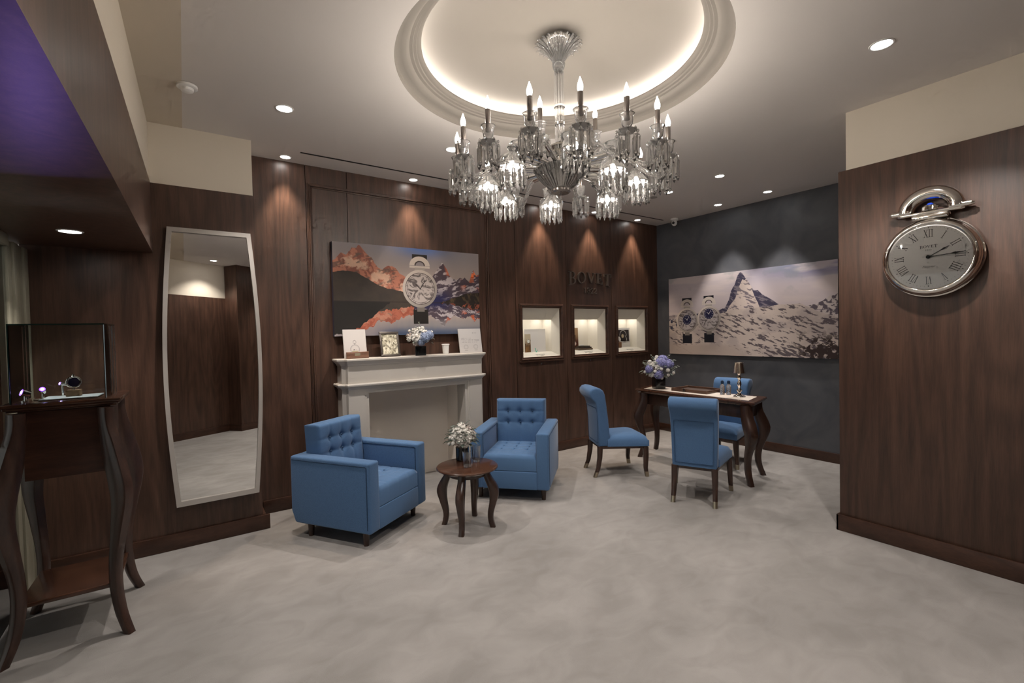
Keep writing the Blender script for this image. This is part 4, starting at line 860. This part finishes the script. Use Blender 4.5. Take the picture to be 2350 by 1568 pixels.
for p, a in zip((FR, FL, BL, BR), (R(-118), R(138), R(60), R(-40))):
    c_ = (p - O) * .925
    part('leg', MB().cab([(-.045, .702, .080, .080), (-.040, .62, .085, .080), (-.005, .52, .105, .085), (.020, .44, .095, .080), (.005, .35, .070, .062), (-.030, .24, .052, .048), (-.030, .12, .046, .044), (.010, .0, .046, .044)], a, (c_.x, c_.y)), FURN, dk, smooth=50)
DZ = .7420
t = thing('flower_vase', 'large posy of white and lilac flowers in a dark cube on the desk', 'flowers', (4.225, 3.27, DZ), R(-30))
part('vase', MB().rbox(-.055, .055, -.055, .055, 0, .125, .004), CUBE, t)
bouquet(t, .205, .160, .140, [('hyd', 265, 42, .062, .92), ('hyd', 285, 58, .056, .95), ('hyd', 250, -18, .050, .9), ('hyd', 210, 8, .044, .98), ('hyd', 292, 30, .046, 1), ('rose', 232, 40, .040, 1), ('rose', 218, 26, .040, 1.02), ('rose', 245, 20, .040, 1), ('bud', 205, 40, .034, 1.05), ('bud', 258, 8, .030, 1.05), ('bud', 282, 2, .038, 1.05), ('bud', 286, -18, .030, 1.05), ('rose', 216, -16, .040, 1), ('bud', 236, -2, .032, 1), ('rose', 240, 62, .040, 1), ('bud', 225, 75, .034, 1.05), ('bud', 300, 72, .034, 1.05), ('rose', 270, 86, .036, 1), ('bud', 196, -6, .028, 1.1), ('bud', 310, -10, .030, 1.1), ('bud', 262, -34, .030, 1), ('rose', 60, 30, .05, .9), ('rose', 120, 30, .05, .9), ('hyd', 0, 30, .05, .9), ('bud', 275, 60, .030, 1.12), ('sprig', 305, 30, .07, 1), ('sprig', 300, 50, .07, 1), ('sprig', 312, 10, .06, 1.05), ('sprig', 200, 22, .06, 1.05)] + dome(64, ['leaf', 'leaf', 'sprig', 'dleaf'], .045, .065, 12, -30, 80, .64, .95), 7)
t = thing('leather_tray', 'brown leather tray with a metal clasp lying on the desk', 'tray', (4.318, 2.868, DZ), R(-88))
f = MB()
for a, b, c, d in ((-.20, .20, -.15, -.138), (-.20, .20, .138, .15), (-.20, -.188, -.1378, .1378), (.188, .20, -.1378, .1378)): f.box(a, b, c, d, .0, .030)
part('rim', f, wood('tray_leather', (.09, .045, .028), (.13, .065, .04), (6, 6, 6), .4), t, bevel=.002); part('bed', MB().box(-.19, .19, -.14, .14, .001, .010), flat('dark_suede', (.05, .028, .020), .7), t, smooth=0)
part('clasp', MB().rbox(-.062, -.038, -.156, -.149, .006, .024, .002).tube([(-.05, -.145, .028), (-.05, -.165, .034), (-.05, -.162, .010)], .003, 8), flat('dark_metal', (.10, .09, .08), .3, .9), t)
def bottle(x, y, label):
    t = thing('glass_bottle', label, 'bottle', (x, y, DZ), 0, 'small clear bottles on the desk')
    part('body', MB().lathe([(0, 0), (.020, 0), (.022, .004), (.022, .082), (.014, .096), (.010, .100), (.010, .106), (0, .106)], 28), CUT, t)
    part('print', MB().lathe([(.0223, .012), (.0223, .078)], 28, close=False), None, t)
    t.children[-1].data.materials.clear(); t.children[-1].data.materials.append(BMAT)
    part('stopper', MB().lathe([(.009, .100), (.012, .106), (.014, .122), (.010, .134), (0, .138)], 24), thin_glass('stopper_glass', (.30, .36, .42), 1.5), t)
def bottle_mat():
    m = bpy.data.materials.new('bottle_pattern'); m.use_nodes = True; n = m.node_tree.nodes; l = m.node_tree.links; n.clear()
    o = n.new('ShaderNodeOutputMaterial'); mx = n.new('ShaderNodeMixShader'); t = n.new('ShaderNodeBsdfTransparent'); g = n.new('ShaderNodeBsdfDiffuse'); g.inputs[0].default_value = (.05, .03, .02, 1)
    tc = n.new('ShaderNodeTexCoord'); x = n.new('ShaderNodeTexVoronoi'); x.inputs['Scale'].default_value = 90; r = n.new('ShaderNodeMath'); r.operation = 'LESS_THAN'; r.inputs[1].default_value = .30
    l.new(tc.outputs['Object'], x.inputs['Vector']); l.new(x.outputs['Distance'], r.inputs[0]); l.new(r.outputs[0], mx.inputs[0]); l.new(t.outputs[0], mx.inputs[1]); l.new(g.outputs[0], mx.inputs[2]); l.new(mx.outputs[0], o.inputs[0]); return m
BMAT = bottle_mat()
bottle(4.272, 2.560, 'small clear patterned bottle with dark stopper on the desk, left of the pair'); bottle(4.302, 2.512, 'small clear patterned bottle with dark stopper on the desk, nearer the lamp')
t = thing('table_lamp', 'silver goblet shaped table lamp with a mirrored shade on the desk', 'lamp', (4.252, 2.378, DZ))
part('base', MB().lathe([(0, 0), (.052, 0), (.054, .003), (.050, .007), (.030, .018), (.016, .030), (.010, .036), (0, .036)], 40), SILVER, t)
part('stem', MB().lathe([(0, .034), (.010, .036), (.018, .050), (.026, .058), (.018, .068), (.009, .082), (.012, .094), (.019, .112), (.019, .132), (.012, .146), (.009, .158), (.016, .168), (.020, .180), (.012, .194), (.009, .205), (0, .205)], 32), SILVER, t)
part('cup', MB().lathe([(.009, .200), (.014, .206), (.024, .230), (.028, .275), (.030, .315), (.026, .315), (.018, .232), (0, .21)], 32, close=False), SILVER, t)
part('lamp_shade', MB().lathe([(.053, .222), (.036, .318), (.034, .318), (.051, .222), (.053, .222)], 40, close=False), flat('mirrored_shade', (.74, .68, .62), .12, 1), t); part('shade_ring', MB().tube([(.036 * math.cos(a), .036 * math.sin(a), .319) for a in [2 * PI * k / 32 for k in range(32)]], .0022, 6, closed=True).tube([(-.035, 0, .316), (.035, 0, .316)], .0015, 6), SILVER, t)

# ================================================================== DINING CHAIRS
def desk_chair(loc, rz, label):
    t = thing('desk_chair', label, 'chair', loc, rz, 'blue roll-back chairs around the desk')
    prof = [(.050, .288), (.045, .50), (.032, .655), (.012, .715), (-.022, .748), (-.040, .782), (-.036, .815), (-.014, .840), (.022, .848), (.062, .842), (.094, .818), (.110, .780), (.122, .70), (.140, .56), (.152, .43), (.158, .34), (.158, .288)]
    def yh(z): return .170 + .014 * max(0, (z - .35) / .5)
    b = bmesh.new(); L = [[b.verts.new((x, s * yh(z), z)) for x, z in prof] for s in (1, -1)]; n = len(prof)
    b.faces.new(L[0]); b.faces.new(L[1][::-1])
    for i in range(n): b.faces.new((L[0][i], L[1][i], L[1][(i + 1) % n], L[0][(i + 1) % n]))
    bmesh.ops.recalc_face_normals(b, faces=b.faces); ed = [e for e in b.edges if abs(e.verts[0].co.y - e.verts[1].co.y) < .06]
    bmesh.ops.bevel(b, geom=ed, offset=.016, segments=3, profile=.5, affect='EDGES', clamp_overlap=True)
    bk = part('backrest', MB().bm(b), BLUE, t, smooth=50)
    q = [(.0475, .145, .32), (.0465, -.145, .32), (.040, -.150, .60), (.030, -.150, .655), (.030, .150, .655), (.040, .150, .60)]
    part('piping', MB().tube([(x - .0015, y, z) for x, y, z in q], .0030, 8, closed=True), SEAM2, bk)
    for x, y, z in ((.118, -.085, .70), (.118, 0, .70), (.118, .085, .70), (.136, -.045, .60), (.136, .045, .60), (.118, -.17, .70)[:0] or (.150, 0, .5)):
        part('button', BTN, None, bk, loc=(x + .002, y, z), rot=(0, R(82), 0))
    m = MB(); nx, ny = 18, 18; G = []
    for i in range(nx + 1):
        s = i / nx; x = .130 + .385 * s
        for j in range(ny + 1):
            u = -1 + 2 * j / ny; hw = (.178 + .058 * s); e = min((1 - abs(u)) * hw, (1 - s) * .385); rr = .03
            z = .372 + .030 * (1 - u ** 4) * (1 - (2 * s - 1) ** 4) - (rr - math.sqrt(max(0, rr * rr - (rr - min(e, rr)) ** 2)))
            G.append((x, u * hw, z))
    m.v = G; W1 = ny + 1
    for i in range(nx):
        for j in range(ny): a = i * W1 + j; m.f.append((a, a + 1, a + W1 + 1, a + W1))
    bd_ = [j for j in range(W1)] + [i * W1 + ny for i in range(1, nx + 1)] + [nx * W1 + j for j in range(ny - 1, -1, -1)] + [i * W1 for i in range(nx - 1, 0, -1)]
    k0 = len(m.v); m.v += [(G[q][0], G[q][1], .288) for q in bd_]
    for a in range(len(bd_)): b2 = (a + 1) % len(bd_); m.f.append((bd_[a], k0 + a, k0 + b2, bd_[b2]))
    m.f.append(tuple(k0 + a for a in range(len(bd_)))); part('seat', m, BLUE, t, smooth=50)
    part('seat_frame', MB().extr([(.06, -.165), (.505, -.225), (.505, .225), (.06, .165)], lambda p, z: (p[0], p[1], z), .266, .290), FURN, t, smooth=0)
    for s in (1, -1):
        for kind, pr in (('f', [(.488, .28, .047), (.488, .18, .042), (.482, .08, .035), (.494, 0, .031)]), ('r', [(.062, .29, .047), (.056, .18, .042), (.038, .08, .036), (.006, 0, .031)])):
            y1 = .212 if kind == 'f' else .150; y0 = .228 if kind == 'f' else .157; m = MB(); tp = MB(); rows = []
            for (xa, za, wa), (xb, zb, wb_) in zip(pr, pr[1:]):
                for i in range(5):
                    f = i / 5; rows.append((xa + (xb - xa) * f, za + (zb - za) * f, wa + (wb_ - wa) * f))
            rows.append(pr[-1]); cut = .048
            def ring(mm, x, z, w_): yy = s * (y0 + (y1 - y0) * z / .29); mm.v += [(x + a * w_ / 2, yy + c * w_ / 2, z) for a, c in ((1, .7), (.7, 1), (-.7, 1), (-1, .7), (-1, -.7), (-.7, -1), (.7, -1), (1, -.7))]
            A_ = [r for r in rows if r[1] > cut]; f = (A_[-1][1] - cut) / (A_[-1][1] - [r for r in rows if r[1] <= cut][0][1]); nx_ = [r for r in rows if r[1] <= cut][0]; md = tuple(a + (c - a) * f for a, c in zip(A_[-1], nx_)); md = (md[0], cut, md[2])
            for mm, rs in ((m, A_ + [md]), (tp, [(md[0], cut, md[2] + .0015)] + [(r[0], r[1], r[2] + .0015) for r in rows if r[1] <= cut])):
                for r in rs: ring(mm, *r)
                for k in range(len(rs) - 1):
                    for i in range(8): mm.f.append((k * 8 + i, k * 8 + (i + 1) % 8, k * 8 + 8 + (i + 1) % 8, k * 8 + 8 + i))
                mm.f.append(tuple(range(8))); mm.f.append(tuple(range((len(rs) - 1) * 8, len(rs) * 8)))
            lg = part('leg', m, FURN, t, smooth=50); part('leg_tip', tp, BRASSY, lg, label='metal leg tip', smooth=50)
    return t
c1 = desk_chair((3.217, 3.323, 0), R(-27), 'blue roll-back chair at the left of the desk, seen from its side')
dup(c1, (3.248, 2.198, 0), R(25), 'blue roll-back chair in front of the desk with its back to the viewer')
dup(c1, (4.86, 2.775, 0), R(187), 'blue button-backed chair behind the desk, against the blue wall')

# ================================================================== DISPLAY TABLE AND GLASS CASE
dt = thing('display_table', 'tall walnut display table with bowed legs at the left edge under a glass case', 'table', (-.462, 3.125, 0), R(-1))
part('tabletop', MB().rbox(-.205, .205, -.190, .190, 1.104, 1.120, .004).rbox(-.198, .198, -.183, .183, 1.092, 1.105, .004).rbox(-.188, .188, -.173, .173, 1.084, 1.093, .002), TOPWOOD, dt, smooth=35)
part('front_panel', MB().rbox(-.145, .145, -.140, -.122, .765, 1.08, .003), wood('panel_walnut', (.060, .024, .015), (.085, .036, .022), (2, 18, 18), .35), dt); part('rear_panel', MB().rbox(-.145, .145, .122, .140, .765, 1.08, .003), FURN, dt)
for s in (1, -1): part('side_panel', MB().extr([(-.13, 1.08), (.13, 1.08), (.13, .86), (.06, .80), (-.06, .80), (-.13, .86)], lambda p, q: (q, p[0], p[1]), s * .152 - .008, s * .152 + .008), FURN, dt, smooth=0)
for sx in (1, -1):
    for sy in (1, -1):
        a = math.atan2(sy * .95, sx)
        part('leg', MB().cab([(-.070, 1.080, .050, .050), (-.066, 1.0, .054, .050), (-.040, .86, .082, .050), (-.008, .72, .092, .050), (-.002, .62, .078, .050), (-.026, .48, .058, .044), (-.048, .34, .046, .040), (-.050, .22, .044, .038), (-.028, .10, .040, .036), (.014, 0, .036, .034)], a, (sx * .202, sy * .240), 6), FURN, dt, smooth=50)
part('shelf', MB().rbox(-.175, .175, -.190, .190, .212, .232, .004), TOPWOOD, dt)
CM = Matrix.Translation((-.474, 3.118, 1.1205)) @ Matrix.Rotation(R(-3), 4, 'Z')
gc = thing('glass_case', 'clear glass display case with bluish edges on the tall display table', 'case', CM.translation[:], R(-3))
PANE = thin_glass('case_glass', (.93, .96, .96), 1.42); EDGE = flat('glass_edge_blue', (.50, .66, .76), .15, spec=.8); EDK = flat('glass_edge_dark', (.012, .035, .030), .15, spec=.7)
a, b, h = .166, .135, .352
for x0, x1, y0, y1, z0, z1 in ((-a, a, -b, -b + .006, 0, h), (-a, a, b - .006, b, 0, h), (-a, -a + .006, -b + .006, b - .006, 0, h), (a - .006, a, -b + .006, b - .006, 0, h), (-a, a, -b, b, h, h + .006)):
    part('pane', MB().box(x0, x1, y0, y1, z0, z1), PANE, gc, smooth=0)
for x, y, m_ in ((a, -b, EDGE), (a, b, EDGE), (-a, -b, EDK), (-a, b, EDK)): part('glass_edge', MB().box(x - .003 if x > 0 else x, x if x > 0 else x + .004, y - .0005, y + .005 if y < 0 else y + .0005, 0, h), m_, gc, smooth=0)
part('glass_edge', MB().box(-a, a, -b - .0005, -b + .002, h, h + .0062).box(-a, a, b - .002, b + .0005, h, h + .0062), EDK, gc, smooth=0)
def inc(x, y, z=0): return (CM @ Vector((x, y, z + .0005)))[:]
single('display_mat', MB().rbox(-.095, .115, -.075, .075, 0, .007, .003), flat('pale_mat', (.62, .66, .68), .5), 'pale blue white display mat inside the glass case', 'mat', loc=inc(.012, -.02), rot=(0, 0, R(-3)))
t = thing('watch_stand', 'tan block stand under the watch in the glass case', 'stand', inc(.025, -.01, .0075), R(-3)); part('block', MB().rbox(-.027, .027, -.022, .022, 0, .030, .003), flat('tan_suede', (.28, .17, .09), .7), t); part('post', MB().tube([(0, 0, .029), (0, 0, .036)], .004, 10), SILVER, t)
t = thing('pocket_watch', 'silver pocket watch standing upright on the tan block in the glass case', 'watch', inc(.025, -.01, .0435), R(28))
part('case', MB().tube([(.026 * math.cos(q), 0, .031 + .026 * math.sin(q)) for q in [2 * PI * k / 40 for k in range(40)]], .005, 10, closed=True), SILVER, t, smooth=60); part('dial', MB().lathe([(0, -.002), (.025, -.002), (.025, .002), (0, .002)], 32).xf(Matrix.Translation((0, 0, .031)) @ Matrix.Rotation(R(90), 4, 'X')), flat('dark_dial', (.02, .018, .04), .08, spec=.8), t); part('crown', MB().lathe([(0, 0), (.005, 0), (.005, .008), (0, .009)], 14), SILVER, t, loc=(0, 0, .061))
UV = emit('uv_lamp', (.60, .48, 1.0), 40); UV_HALO = emit('uv_halo', (.24, .07, 1.0), 2.2)
def spot(x, y, h_, label, d, e, head=.011):
    t = thing('led_spot', label, 'lamp', inc(x, y), R(-3), 'small violet LED spots in the glass case')
    part('foot', MB().lathe([(0, 0), (.014, 0), (.014, .005), (0, .006)], 20), CHROME, t); part('stem', MB().tube([(0, 0, .004), (0, 0, h_)], .004, 10), CHROME, t)
    q = Vector(d).to_track_quat('Z', 'Y').to_matrix().to_4x4(); M = Matrix.Translation((0, 0, h_ + .008)) @ q
    part('head', MB().lathe([(0, -.018), (head, -.018), (head + .002, .0), (head + .002, .012), (head, .012), (head, .008), (0, .008)], 24).xf(M), CHROME, t)
    part('lens', MB().lathe([(0, .0095), (head * .55, .0095), (head * .55, .0125), (0, .0140)], 20).xf(M), UV, t); part('halo_ring', MB().lathe([(head * .55, .0095), (head + .001, .0090), (head * .9, .0125), (head * .55, .0128)], 20, close=False).xf(M), UV_HALO, t)  # glowing ring imitates the violet halo of glare round the lens
    lamp('lens_light', 'SPOT', t, (M @ Vector((0, 0, .020)))[:], e, (.45, .26, 1), (q.to_3x3() @ Matrix.Rotation(PI, 3, 'X')).to_euler()[:], spot_size=R(75), spot_blend=.9, shadow_soft_size=.01)
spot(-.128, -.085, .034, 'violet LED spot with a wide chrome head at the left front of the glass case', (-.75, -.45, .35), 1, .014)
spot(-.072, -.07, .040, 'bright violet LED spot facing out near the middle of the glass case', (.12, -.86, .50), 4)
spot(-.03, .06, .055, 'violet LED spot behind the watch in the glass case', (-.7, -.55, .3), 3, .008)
single('brass_token', MB().rbox(-.012, .012, -.008, .008, 0, .007, .002), BRASSY, 'little brass block beside the middle LED spot in the glass case', 'token', loc=inc(-.098, -.045), rot=(0, 0, R(-3)))
# ================================================================== CHANDELIER
ch = thing('chandelier', 'large crystal chandelier with candle bulbs and hanging prisms under the round ceiling recess', 'chandelier', (CX, CYR, 0))
# canopy: fan of glass reeds curling outwards
m = MB()
for k in range(44):
    a = 2 * PI * k / 44; ca, sa = math.cos(a), math.sin(a); q = 1 if k % 2 else .88
    m.tube([(r * ca, r * sa, z) for r, z in ((.022, 2.835), (.028, 2.862), (.05 * q, 2.90), (.085 * q, 2.935), (.118 * q, 2.952), (.130 * q, 2.946))], [.004, .0045, .0055, .006, .006, .003], 6)
part('canopy', m, CRYSTAL, ch, smooth=60)
part('canopy_core', MB().lathe([(0, 2.986), (.075, 2.984), (.072, 2.955), (.03, 2.90), (.018, 2.86), (0, 2.86)], 40, close=False), CHROME, ch)
part('canopy_collar', MB().lathe([(.0, 2.80), (.020, 2.80), (.032, 2.83), (.036, 2.85), (.030, 2.858), (0, 2.858)], 32), CRYSTAL, ch)
st = part('stem', MB().lathe([(.008, 2.40), (.008, 2.83)], 16, close=False), CHROME, ch)
m = MB()
for k in range(8):
    a = 2 * PI * k / 8
    for z0, z1 in ((2.425, 2.52), (2.53, 2.615), (2.625, 2.805)): m.tube([(.020 * math.cos(a), .020 * math.sin(a), z0), (.020 * math.cos(a), .020 * math.sin(a), z1)], .0065, 8)
part('stem_reeds', m, CRYSTAL, st, smooth=50)
part('stem_ring', MB().lathe([(.012, 2.520), (.030, 2.520), (.030, 2.530), (.012, 2.530)], 24).lathe([(.012, 2.615), (.030, 2.615), (.030, 2.625), (.012, 2.625)], 24), CHROME, st)
part('urn', MB().lathe([(0, 2.425), (.030, 2.42), (.034, 2.41), (.060, 2.405), (.066, 2.395), (.060, 2.375), (.040, 2.36), (.034, 2.345), (.044, 2.33), (.044, 2.30), (.036, 2.285), (0, 2.285)], 40), flat('silvered_urn', (.62, .60, .57), .12, 1), ch)
m = MB()
for k in range(36):
    a = 2 * PI * k / 36; ca, sa = math.cos(a), math.sin(a); m.tube([(r * ca, r * sa, z) for r, z in ((.052, 2.172), (.085, 2.205), (.118, 2.245), (.140, 2.280))], [.0048, .0075, .0105, .0125], 6)
part('fluted_bowl', m, CRYSTAL, ch, smooth=60)
part('bowl_core', MB().lathe([(0, 2.170), (.046, 2.172), (.078, 2.206), (.110, 2.246), (.130, 2.285), (0, 2.285)], 40), flat('bowl_silver', (.70, .68, .65), .18, .85), ch)
part('bowl_foot', MB().lathe([(0, 2.150), (.044, 2.150), (.054, 2.158), (.055, 2.170), (.046, 2.176), (0, 2.176)], 40), flat('dark_nickel', (.26, .235, .22), .25, .7), ch)
part('finial', MB().lathe([(0, 2.055), (.006, 2.07), (.013, 2.095), (.010, 2.112), (.004, 2.12), (.004, 2.15), (0, 2.15)], 12), CRYSTAL, ch, smooth=0)
# --- prototype meshes
def prism_mesh(L, r=.0105):
    m = MB(); m.lathe([(0, .0), (.006, -.006), (.006, -.012), (0, -.018)], 8); m.lathe([(0, -.017), (r * .72, -.026), (r, -.034 - .0 * L), (r * .8, -L + .030), (r * .98, -L + .020), (0, -L)], 6); return m
PR_L = prism_mesh(.135).mesh('prism', CRYSTAL, 0); PR_S = prism_mesh(.112, .0095).mesh('prism', CRYSTAL, 0)
BULBM = emit('candle_bulb', (1, .91, .81), P_BULB)
bulb_me = MB().lathe([(0, -.004), (.008, -.002), (.0125, .012), (.0125, .024), (.007, .042), (.0025, .056), (0, .062)], 14).mesh('bulb', BULBM, 60)
sleeve_me = MB().lathe([(0, 0), (.0125, 0), (.0125, .070), (.011, .072), (0, .072)], 20).mesh('candle_sleeve', flat('dark_nickel_sleeve', (.20, .175, .16), .25, .8), 40)
cup_me = MB().lathe([(.006, 0), (.014, .004), (.026, .020), (.031, .045), (.030, .062), (.037, .074), (.040, .078), (.035, .078), (.027, .063), (.027, .045), (.022, .022), (.010, .010), (.006, 0)], 36, close=False, flute=(18, .022)).mesh('candle_cup', CUT, 50)
pan_me = MB().lathe([(.008, -.006), (.024, -.008), (.038, -.003), (.043, .004), (.038, .006), (.024, -.001), (.008, .004)], 32).mesh('drip_pan', flat('frosted_pan', (.82, .81, .79), .25), 50)
dome_me = MB().lathe([(.006, .062), (.024, .058), (.044, .044), (.058, .022), (.064, -.002), (.068, -.012), (.062, -.012), (.058, .0), (.040, .038), (.006, .055)], 36, close=False, flute=(18, .02)).mesh('dome_shade', CRYSTAL, 50)
dish_me = MB().lathe([(0, -.034), (.018, -.032), (.040, -.018), (.052, .002), (.054, .010), (.048, .008), (.034, -.008), (0, -.018)], 36).mesh('dish', CRYSTAL, 50)
NP = [0]; extra = MB()
def hang(par, ctr, r, n, me, off=0, ang0=0):
    for k in range(n):
        a = ang0 + 2 * PI * k / n; p = (ctr[0] + r * math.cos(a), ctr[1] + r * math.sin(a), ctr[2])
        wx, wy = p[0] + CX, p[1] + CYR
        if NP[0] < 100 and par is not None and (p[0] * -.65 + p[1] * -.75) > off:
            NP[0] += 1; part('prism', me, None, par, loc=p, rot=(0, 0, a))
        else:
            o = len(extra.v); c_, s_ = math.cos(a), math.sin(a)
            extra.v += [(p[0] + v.co.x * c_ - v.co.y * s_, p[1] + v.co.x * s_ + v.co.y * c_, p[2] + v.co.z) for v in me.vertices]; extra.f += [tuple(i + o for i in f.vertices) for f in me.polygons]
def twist_tube(pts, r0, n=12):
    """rope-twisted crystal arm: tube whose section is a turning star"""
    pts = [Vector(p) for p in pts]; D = []
    for i in range(len(pts) - 1):
        p0, p1, p2, p3 = pts[max(i - 1, 0)], pts[i], pts[i + 1], pts[min(i + 2, len(pts) - 1)]
        for k in range(8): t = k / 8; D.append(.5 * ((2 * p1) + (p2 - p0) * t + (2 * p0 - 5 * p1 + 4 * p2 - p3) * t * t + (-p0 + 3 * p1 - 3 * p2 + p3) * t ** 3))
    D.append(pts[-1]); m = MB(); up = None; rows = []
    for i, p in enumerate(D):
        t = (D[min(i + 1, len(D) - 1)] - D[max(i - 1, 0)]).normalized()
        if up is None: up = t.orthogonal().normalized()
        up = (up - t * up.dot(t)).normalized(); sd = t.cross(up); rows.append([])
        for k in range(n):
            a = 2 * PI * k / n + i * .35; r = r0 * (1 + .16 * (1 if k % 2 else -1)); rows[-1].append(len(m.v)); m.v.append(tuple(p + (up * math.cos(a) + sd * math.sin(a)) * r))
    for A, B in zip(rows, rows[1:]):
        for k in range(n): m.f.append((A[k], A[(k + 1) % n], B[(k + 1) % n], B[k]))
    m.f.append(tuple(reversed(rows[0]))); m.f.append(tuple(rows[-1])); return m
CAM_A = math.atan2(-CYR, -CX)
order = sorted(range(16), key=lambda k: abs((R(13 + 22.5 * k) - CAM_A + PI) % (2 * PI) - PI))
def holder(arm, x, y, z, n, me, full=True):
    """candle cup, sleeve, bulb, drip pan and prisms as sub-parts of an arm; z is the pan height"""
    part('drip_pan', pan_me, None, arm, loc=(x, y, z)); part('candle_cup', cup_me, None, arm, loc=(x, y, z + .010), scale=.85); part('candle_sleeve', sleeve_me, None, arm, loc=(x, y, z + .050), scale=(1, 1, 1.42)); part('bulb', bulb_me, None, arm, loc=(x, y, z + .154))
    hang(arm, (x, y, z + .010), .046, n, me, .12)
for k in order:
    a = R(13 + 22.5 * k); ca, sa = math.cos(a), math.sin(a); odd = k % 2; h = 2.268
    P = [(r * ca, r * sa, z) for r, z in ((.12, 2.292), (.24, 2.312 if odd else 2.300), (.345, 2.30 if odd else 2.262), (.43, 2.222), (.50, 2.185), (.548, 2.198), (.562, 2.24), (.56, 2.276))]
    arm = part('arm', twist_tube(P, .0105), CRYSTAL, ch, smooth=0)
    part('arm_tube', MB().tube([(r * ca, r * sa, z) for r, z in ((.05, 2.288), (.30, 2.308 if odd else 2.285))], .0125, 12), CHROME, arm)
    if not odd: part('dish', dish_me, None, arm, loc=(.335 * ca, .335 * sa, 2.318)); part('arm_collar', MB().lathe([(0, -.02), (.014, -.02), (.017, 0), (.014, .02), (0, .02)], 16), CHROME, arm, loc=(.335 * ca, .335 * sa, 2.285))
    holder(arm, .56 * ca, .56 * sa, h, 8, PR_L)
    for q in range(7): # bead garland under the arm is part of the loose crystal
        r = .50 + .05 * math.cos(q * .9)
# two taller candles on short arms near the stem
for x, y in ((-.165, -.035), (.165, -.105)):
    d = Vector((x, y, 0)); u = d.normalized(); arm = part('arm', twist_tube([u * .04 + Vector((0, 0, 2.36)), u * .10 + Vector((0, 0, 2.335)), d * .95 + Vector((0, 0, 2.36)), d + Vector((0, 0, 2.40))], .009), CRYSTAL, ch, smooth=0); holder(arm, x, y, 2.405, 7, PR_S)
# domed lights hanging below the arms
for k, (az, z) in enumerate(((-167, 2.205), (-121, 2.25), (-93, 2.165), (-45, 2.19), (5, 2.19), (58, 2.20), (105, 2.19), (150, 2.19))):
    a = R(az); r = .40; x, y = r * math.cos(a), r * math.sin(a)
    s = part('hanging_light', MB().tube([(x * .55, y * .55, 2.285), (x * .8, y * .8, 2.30), (x, y, z + .10), (x, y, z + .055)], [.009, .009, .008, .007], 10).lathe([(0, .10), (.016, .098), (.024, .085), (.012, .068), (.008, .058), (0, .058)], 20, (x, y, z)), CRYSTAL, ch, smooth=50)
    part('dome_shade', dome_me, None, s, loc=(x, y, z)); part('bulb_socket', MB().lathe([(0, .055), (.009, .053), (.010, .020), (0, .020)], 14), CHROME, s, loc=(x, y, z)); part('bulb', bulb_me, None, s, loc=(x, y, z + .018), rot=(PI, 0, 0))
    hang(s, (x, y, z - .010), .063, 12, PR_S, .30)
ex = part('prism', extra, CRYSTAL, ch, smooth=0); ex['kind'] = 'stuff'
